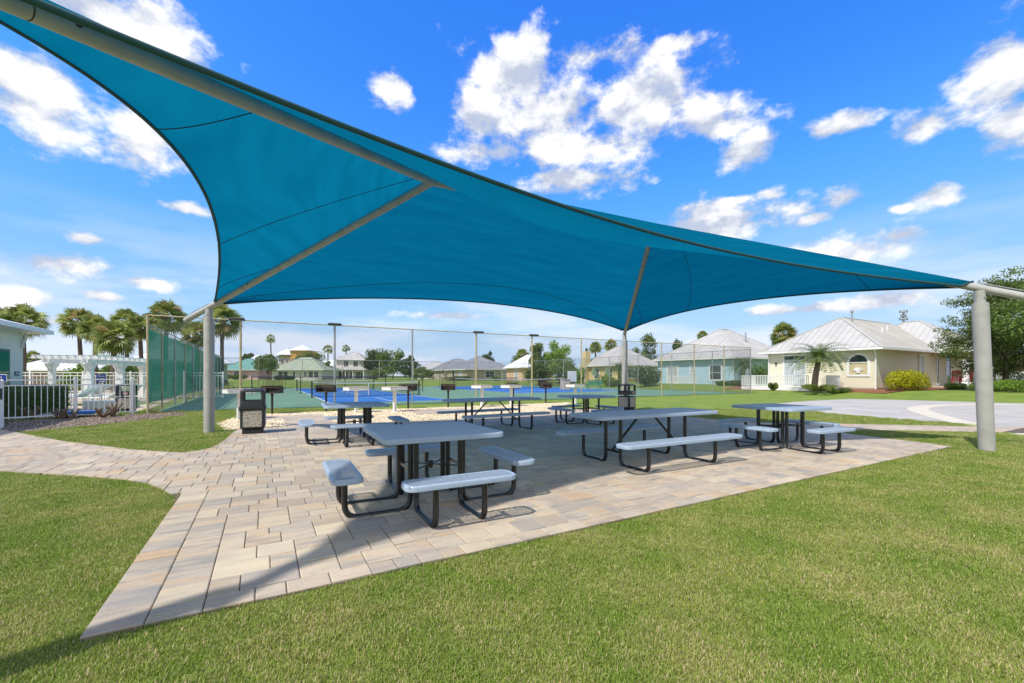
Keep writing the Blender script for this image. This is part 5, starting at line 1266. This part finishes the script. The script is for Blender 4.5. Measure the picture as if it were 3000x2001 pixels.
def tower_house():
    d = 165.; t = empty('orange_tower_house', 'orange house with white roofs and square tower above the cottage', 'house', (at(818, d), d, .35), 0)
    b = MB(); b.box(0, 4.5, 0, 8, -.3, 9.0); b.build('wall', mat('amber_stucco', (.46,.30,.16), .8), t); b = MB(); b.box(4.5, 11, -.6, 8, -.3, 10.6); b.build('tower_wall', w_orange, t)
    metal_roof(t, -.9, 5.0, -.9, 9, 9.1, 11.6, M_roofw, 1.2, False); metal_roof(t, 3.9, 11.6, -1.2, 8.6, 10.7, 12.9, M_roofw, 1.2, False)
    for p in (.7, 2.5): opening(t, 'u', p, 5.6, 1.1, 1.9, M_glass, .14, 1, 1)
    opening(t, 'u', 6.0, 5.4, 1.2, 1.9, M_glass, .16, 1, 2, off=-.6); opening(t, 'u', 8.6, 5.4, 1.0, 1.9, M_glass, .16, 1, 2, off=-.6)
    b = MB(); b.box(.1, 4.4, -.08, -.02, 4.9, 5.0); b.build('balcony_rail', M_white, t)
tower_house()
house('white_roof_house', 'far house with bright white roof left of the two-storey house', 0, 0, 16, 8, 5.2, 8.0, w_white, M_roofw, rz=0, xy=(at(925, 170), 170), pitch=1.4)
house('white_roof_house', 'small far house with white pyramid roof behind the pink house', 0, 0, 8, 8, 5.6, 8.8, w_white, M_roofw, rz=0, xy=(at(704, 150), 150), pitch=1.4)
house('grey_roof_house', 'far low house with pale grey roof left of the taupe houses', 0, 0, 10, 8, 3.2, 5.4, w_white, M_roofg, rz=0, xy=(at(1222, 130), 130), pitch=1.4)
h = house('pool_pavilion', 'tan pavilion with white metal hip roof behind the pool', 0, 0, 6.6, 5, 2.0, 3.5, mat('tan_stucco', (.42,.28,.20), .8), M_roofw, base=0, rz=.2, xy=(at(60, 48), 47), pitch=.6, over=.5); opening(h, 'u', 3.4, .7, 1.2, .7, M_glass, .08, 1, 1)
house('pool_pavilion', 'white roofed pool pavilion seen through the palms and windscreen', 0, 0, 8, 6, 3.0, 5.4, mat('sage_stucco', (.36,.42,.30), .8), M_roofw, base=0, rz=.1, xy=(at(378, 52), 52), pitch=.7, over=.6)
house('green_roof_house', 'house with green metal roof behind the pool pavilion', 0, 0, 9, 7, 2.9, 5.2, w_white, M_roofgr, base=0, rz=.1, xy=(at(195, 78), 78), pitch=.9, over=.6)
house('brown_house', 'brown brick house glimpsed between the porch columns', 0, 0, 14, 8, 3.2, 5.5, M_brickb, mat('brown_shingle', (.24,.18,.13), .9, (.18,.14,.10), 4), rz=0, xy=(at(2790, 62), 62), pitch=1.0, over=.5)
def vinyl_fence():
    t = empty('white_vinyl_fence', 'white vinyl picket fence at the right edge behind the tree', 'fence', (at(2920, 43), 43, .35), .1); me = MB().box(-.06,.06,-.012,.012,.05,1.25).mesh('board', M_white)
    for i in range(42): link('board', me, t, (i*.165, 0, 0))
    for z in (.2, 1.0, 1.26): b = MB(); b.box(-.1, 7, -.05, -.014, z, z+.1); b.build('rail', M_white, t)
vinyl_fence()
def cell_tower():
    d = 330.; t = empty('cell_tower', 'grey cell phone tower above the cream house roof', 'tower', (at(2647, d), d, 0), 0); zt = zat(912, d)
    b = MB(); b.tube([(0,0,0),(0,0,zt)], .8, 10, r2=.7); b.build('mast', mat('tower_grey', (.16,.17,.18), .6), t, 40)
    for z, r in ((zt-.4, 2.3), (zt-3.6, 1.5), (zt-6, 2.4)):
        b = MB(); b.tube([(r*math.cos(a), r*math.sin(a), z) for a in [6.283*k/12 for k in range(13)]], .2, 5); pf = b.build('platform', M_galv, t)
        for k in range(6): a = k*1.047; b = MB(); b.cbox((r*math.cos(a), r*math.sin(a), z+.2), (.5, .5, 2.0)); b.build('antenna', M_galv, pf)
cell_tower()

# ================================================================ trees and shrubs
def T_(px, pytop, wpx, d, m, lb, seed, leaves=4500, size=None, trunk=.25, name='tree', shape=(1,1), up=.3, lobes=16):
    x = at(px, d); z0 = hgt(x, d); h_ = zat(pytop, d)-z0; w_ = wpx/FPX*d
    tree(name, lb, (x, d, z0), h_, w_, m, leaves, size or max(.16, d*.0042), trunk, seed, lobes, shape, up=up)
T_(787, 1034, 84, 100, L_mid, 'olive green tree left of the cottage', 1); T_(905, 1030, 78, 122, L_olive, 'dark tree behind the right end of the cottage roof', 2)
T_(722, 1032, 40, 160, L_dark, 'small dark pine above the pink house', 3); T_(940, 1062, 50, 116, L_mid, 'low green tree between cottage and two-storey house', 4)
T_(1096, 1018, 92, 128, L_dark, 'tall dark pine right of the two-storey house', 5, 4500); T_(1150, 1028, 96, 112, L_mid, 'mid green leafy tree right of the dark pine', 6, 4500, trunk=.1); T_(1200, 1045, 60, 108, L_dark, 'dark tree at the right of the leafy group', 7, trunk=.1)
T_(1105, 1080, 70, 104, L_olive, 'pale grey-green bush below the dark pine', 8, 2000, trunk=.02); T_(1235, 1072, 74, 100, L_olive, 'feathery pale green bush before the taupe houses', 9, 2500, trunk=.02)
T_(1430, 1030, 36, 120, L_dark, 'dark tree top behind the taupe house roof', 10, 1800); T_(1525, 1040, 60, 110, L_mid, 'green tree left of the peach house roof', 11, 2500)
T_(1580, 1005, 70, 62, L_mid, 'green tree left of the bright green tree', 12, 5000); T_(1640, 1000, 96, 60, L_bright, 'bright green rounded tree behind the courts', 13, 7000, trunk=.2)
T_(1580, 1062, 80, 56, L_dark, 'dark green bushy tree below the bright green one', 14, 5000, trunk=.02); T_(1655, 1055, 84, 57, L_mid, 'mid green bush right below the bright green tree', 15, 5000, trunk=.02)
T_(1700, 1078, 34, 54, L_bright, 'yellow-green bush left of the yellow house', 16, 2500, trunk=.02)
T_(1902, 982, 50, 105, L_olive, 'olive tree top left behind the blue house', 17, 2500); T_(1982, 995, 40, 98, L_dark, 'dark tree top just left of the blue roof', 18, 2500); T_(1870, 1010, 60, 100, L_mid, 'green tree top over the yellow house roof', 19, 2500)
T_(2300, 1005, 80, 70, L_mid, 'green tree below the fan palm between the houses', 20, 2500); T_(160, 1052, 60, 70, L_mid, 'green tree behind the left pavilion', 21, 2500)
for i, (px, py, w, d) in enumerate(((255, 1066, 120, 40), (350, 1060, 130, 41), (450, 1062, 120, 40), (560, 1068, 110, 43))):
    T_(px, py, w, d, (L_bright, L_mid, L_olive, L_dark)[i], ['bright bush under the pool palms, leftmost', 'mid green bush under the pool palms', 'olive bush behind the corner post', 'dark bush behind the windscreen'][i], 30+i, 3500, .2, .02, 'bush')
def right_tree():
    d = 27.5; x = at(2945, d); t = empty('oak_tree', 'large fine-leaved oak at the right edge behind the shade post', 'tree', (x, d, .25))
    b = MB(); b.tube([(0,0,-.2),(.05,0,1.5),(-.1,0,3.4)], .16, 10, r2=.09); tr = b.build('trunk', M_bark, t, 60); r_ = random.Random(4); P = []
    for i in range(70):
        a = r_.uniform(0, 6.283); q = math.sqrt(r_.random())*2.6; z = 1.5+r_.random()**.8*5.0; q *= .35+.9*math.sin(min(1, (z-1.2)/4.6)*math.pi)**.6
        c = np.array([math.cos(a)*q, math.sin(a)*q*.8, z])
        s = np.array([-.05, 0, min(3.2, z*.6)]); mid = (s+c)/2+np.array([0,0,.25]); b = MB(); b.tube([s, mid, c], .05, 5, r2=.012)
        if i < 26: b.build('limb', M_bark, tr, 60)
        ax = (c-s)/np.linalg.norm(c-s)
        for k in range(7):
            cc = c+ax*r_.uniform(-.7, .6)+np.array([r_.gauss(0,.35), r_.gauss(0,.35), r_.gauss(0,.22)]); P.append(ellipsoid_pts(110, cc, (.5, .5, .26), .1))
    leaf_cloud(np.concatenate(P), .135, leaf_mat('oak_leaf', (.06, .09, .02), (.17, .215, .05)), 'crown', .2, .42, t)
right_tree()
tree('broadleaf_tree', 'brighter broad-leaved tree at the top right corner', (at(3085, 24), 24, .2), 7.6, 5.2, L_mid, 9000, .15, .35, 77, 22, group=None)
SZ = lambda px, py: FPX*(CAMH-.3)/(py-HOR)
d = 29.0; shrub('golden_shrub', 'bright yellow and green clipped shrub before the cream house', (at(2660, d), d, .27), (2.2, 1.0, 1.36), L_yellow, 12000, .085, TH)
d = 46.0; shrub('oleander_hedge', 'dark green oleander hedge with white flowers behind the court fence', (at(1890, d), d, .3), (2.2, 1.4, 2.1), L_flower, 8000, .14, TH)
shrub('clipped_hedge', 'dark clipped hedge along the pool building behind the fence', (-16.9, 14.75, 0), (.8, 2.6, .98), L_hedge, 14000, .05, TH, None, True, 'hedge')
for i, (px, d, r3, m, lb) in enumerate(((1010*0+690, 108, (6, 1.2, 1.3), L_hedge, 'long low hedge before the pink house'), (820, 104, (1.5, 1.0, .9), L_dark, 'round bush before the cottage, left one'), (848, 104, (1.5, 1.0, .9), L_dark, 'round bush before the cottage, right one'), (1343, 84, (2.6, 1, 1.0), L_dark, 'low bush before the taupe house wall'), (1456, 84, (1, .8, .8), L_mid, 'small bush at the right end of the taupe house'),
        (1775, 50, (1.2, .8, 1.4), L_bright, 'light green bush before the yellow house'), (1800, 49, (1.0, .8, 1.0), L_mid, 'leafy bush right of the green bench'), (2120, 42, (.8, .6, .5), L_mid, 'low bush at the blue house corner'), (2165, 40, (.9, .6, .55), L_dark, 'low dark bush at the court fence corner'), (2225, 44, (1.2, 1, 2.2), L_mid, 'green shrub between the blue and cream houses'))):
    shrub('garden_shrub', lb, (at(px, d), d, hgt(at(px, d), d)), r3, m, 1600, .05+d*.0022, 0, 'garden shrubs at the houses')
for i, (px, d, r3, m, lb) in enumerate(((2935, 27.5, (2.2, 1.0, .85), L_dark, 'dark low shrub under the oak'), (2975, 25.5, (1.5, .9, .75), L_bright, 'bright green shrub at the right edge'), (2900, 27.0, (1.0, .8, .6), L_mid, 'green shrub just right of the shade post'), (2800, 30.5, (.7, .5, .5), L_mid, 'small shrub at the foot of the first porch column'), (2460, 30.2, (.8, .5, .35), L_mid, 'low green plant under the arched window'), (2990, 29.0, (1.6, 1.2, 1.3), L_dark, 'dark shrub before the white vinyl fence'))):
    shrub('garden_shrub', lb, (at(px, d), d, hgt(at(px, d), d)-.02), r3, m, 3200, .07, 0, 'garden shrubs at the houses')
d = 30.6; sago('leaning sago palm in front of the white deck', (at(2384, d), d, .3), 2.2, 1.75, (.35, 0))
d = 43.; sago('dark sago palm beside the blue house corner', (at(2175, d), d, .3), 1.9, 1.5, (.1, 0)); d = 52.; sago('sago palm before the yellow house', (at(1815, d), d, .35), 1.7, 1.5)
def liriope(loc, label, r, h):
    t = empty('grass_clump', label, 'plant', loc, 0, 'strappy plants at the cream house'); b = MB(); g = []
    for i in range(160):
        a = rnd.uniform(0, 6.28); q = rnd.uniform(0, r*.4); l = rnd.uniform(.6, 1)*r; x, y = math.cos(a)*q, math.sin(a)*q; dx, dy = math.cos(a), math.sin(a)
        b.add([(x-dy*.012,y+dx*.012,0),(x+dy*.012,y-dx*.012,0),(x+dx*l*.45,y+dy*l*.45,h*rnd.uniform(.5,1)),(x+dx*l*.8,y+dy*l*.8,h*rnd.uniform(.3,.8))], [(0,1,2),(1,3,2)]); g += [i]*4
    me = b.mesh('leaves', L_olive); set_rnd(me, g); link('leaves', me, t)
liriope((at(2400, 29.2), 29.2, .28), 'strappy plant at the foot of the sago palm', 1.0, .5); liriope((at(2265, 30.8), 30.8, .28), 'small strappy plant before the white deck', .32, .6)
for px, d, lb in ((88, 12.9, 'small green shoot between the stumps'), (25, 12.6, 'small green shoot beside the gate post'), (352, 13.9, 'green shoot beside the largest stump'), (413, 14.6, 'grass tuft at the foot of the ochre corner post')):
    t = empty('green_shoot', lb, 'plant', (at(px, d), d, 0), 0, 'green shoots in the mulch'); b = MB(); g = []
    for i in range(18):
        a = rnd.uniform(0, 6.28); l = rnd.uniform(.08, .2); hh = rnd.uniform(.12, .26); dx, dy = math.cos(a), math.sin(a); b.add([(-dy*.012, dx*.012, 0), (dy*.012, -dx*.012, 0), (dx*l, dy*l, hh)], [(0,1,2)]); g += [i]*3
    me = b.mesh('blades', L_bright); set_rnd(me, g); link('blades', me, t)
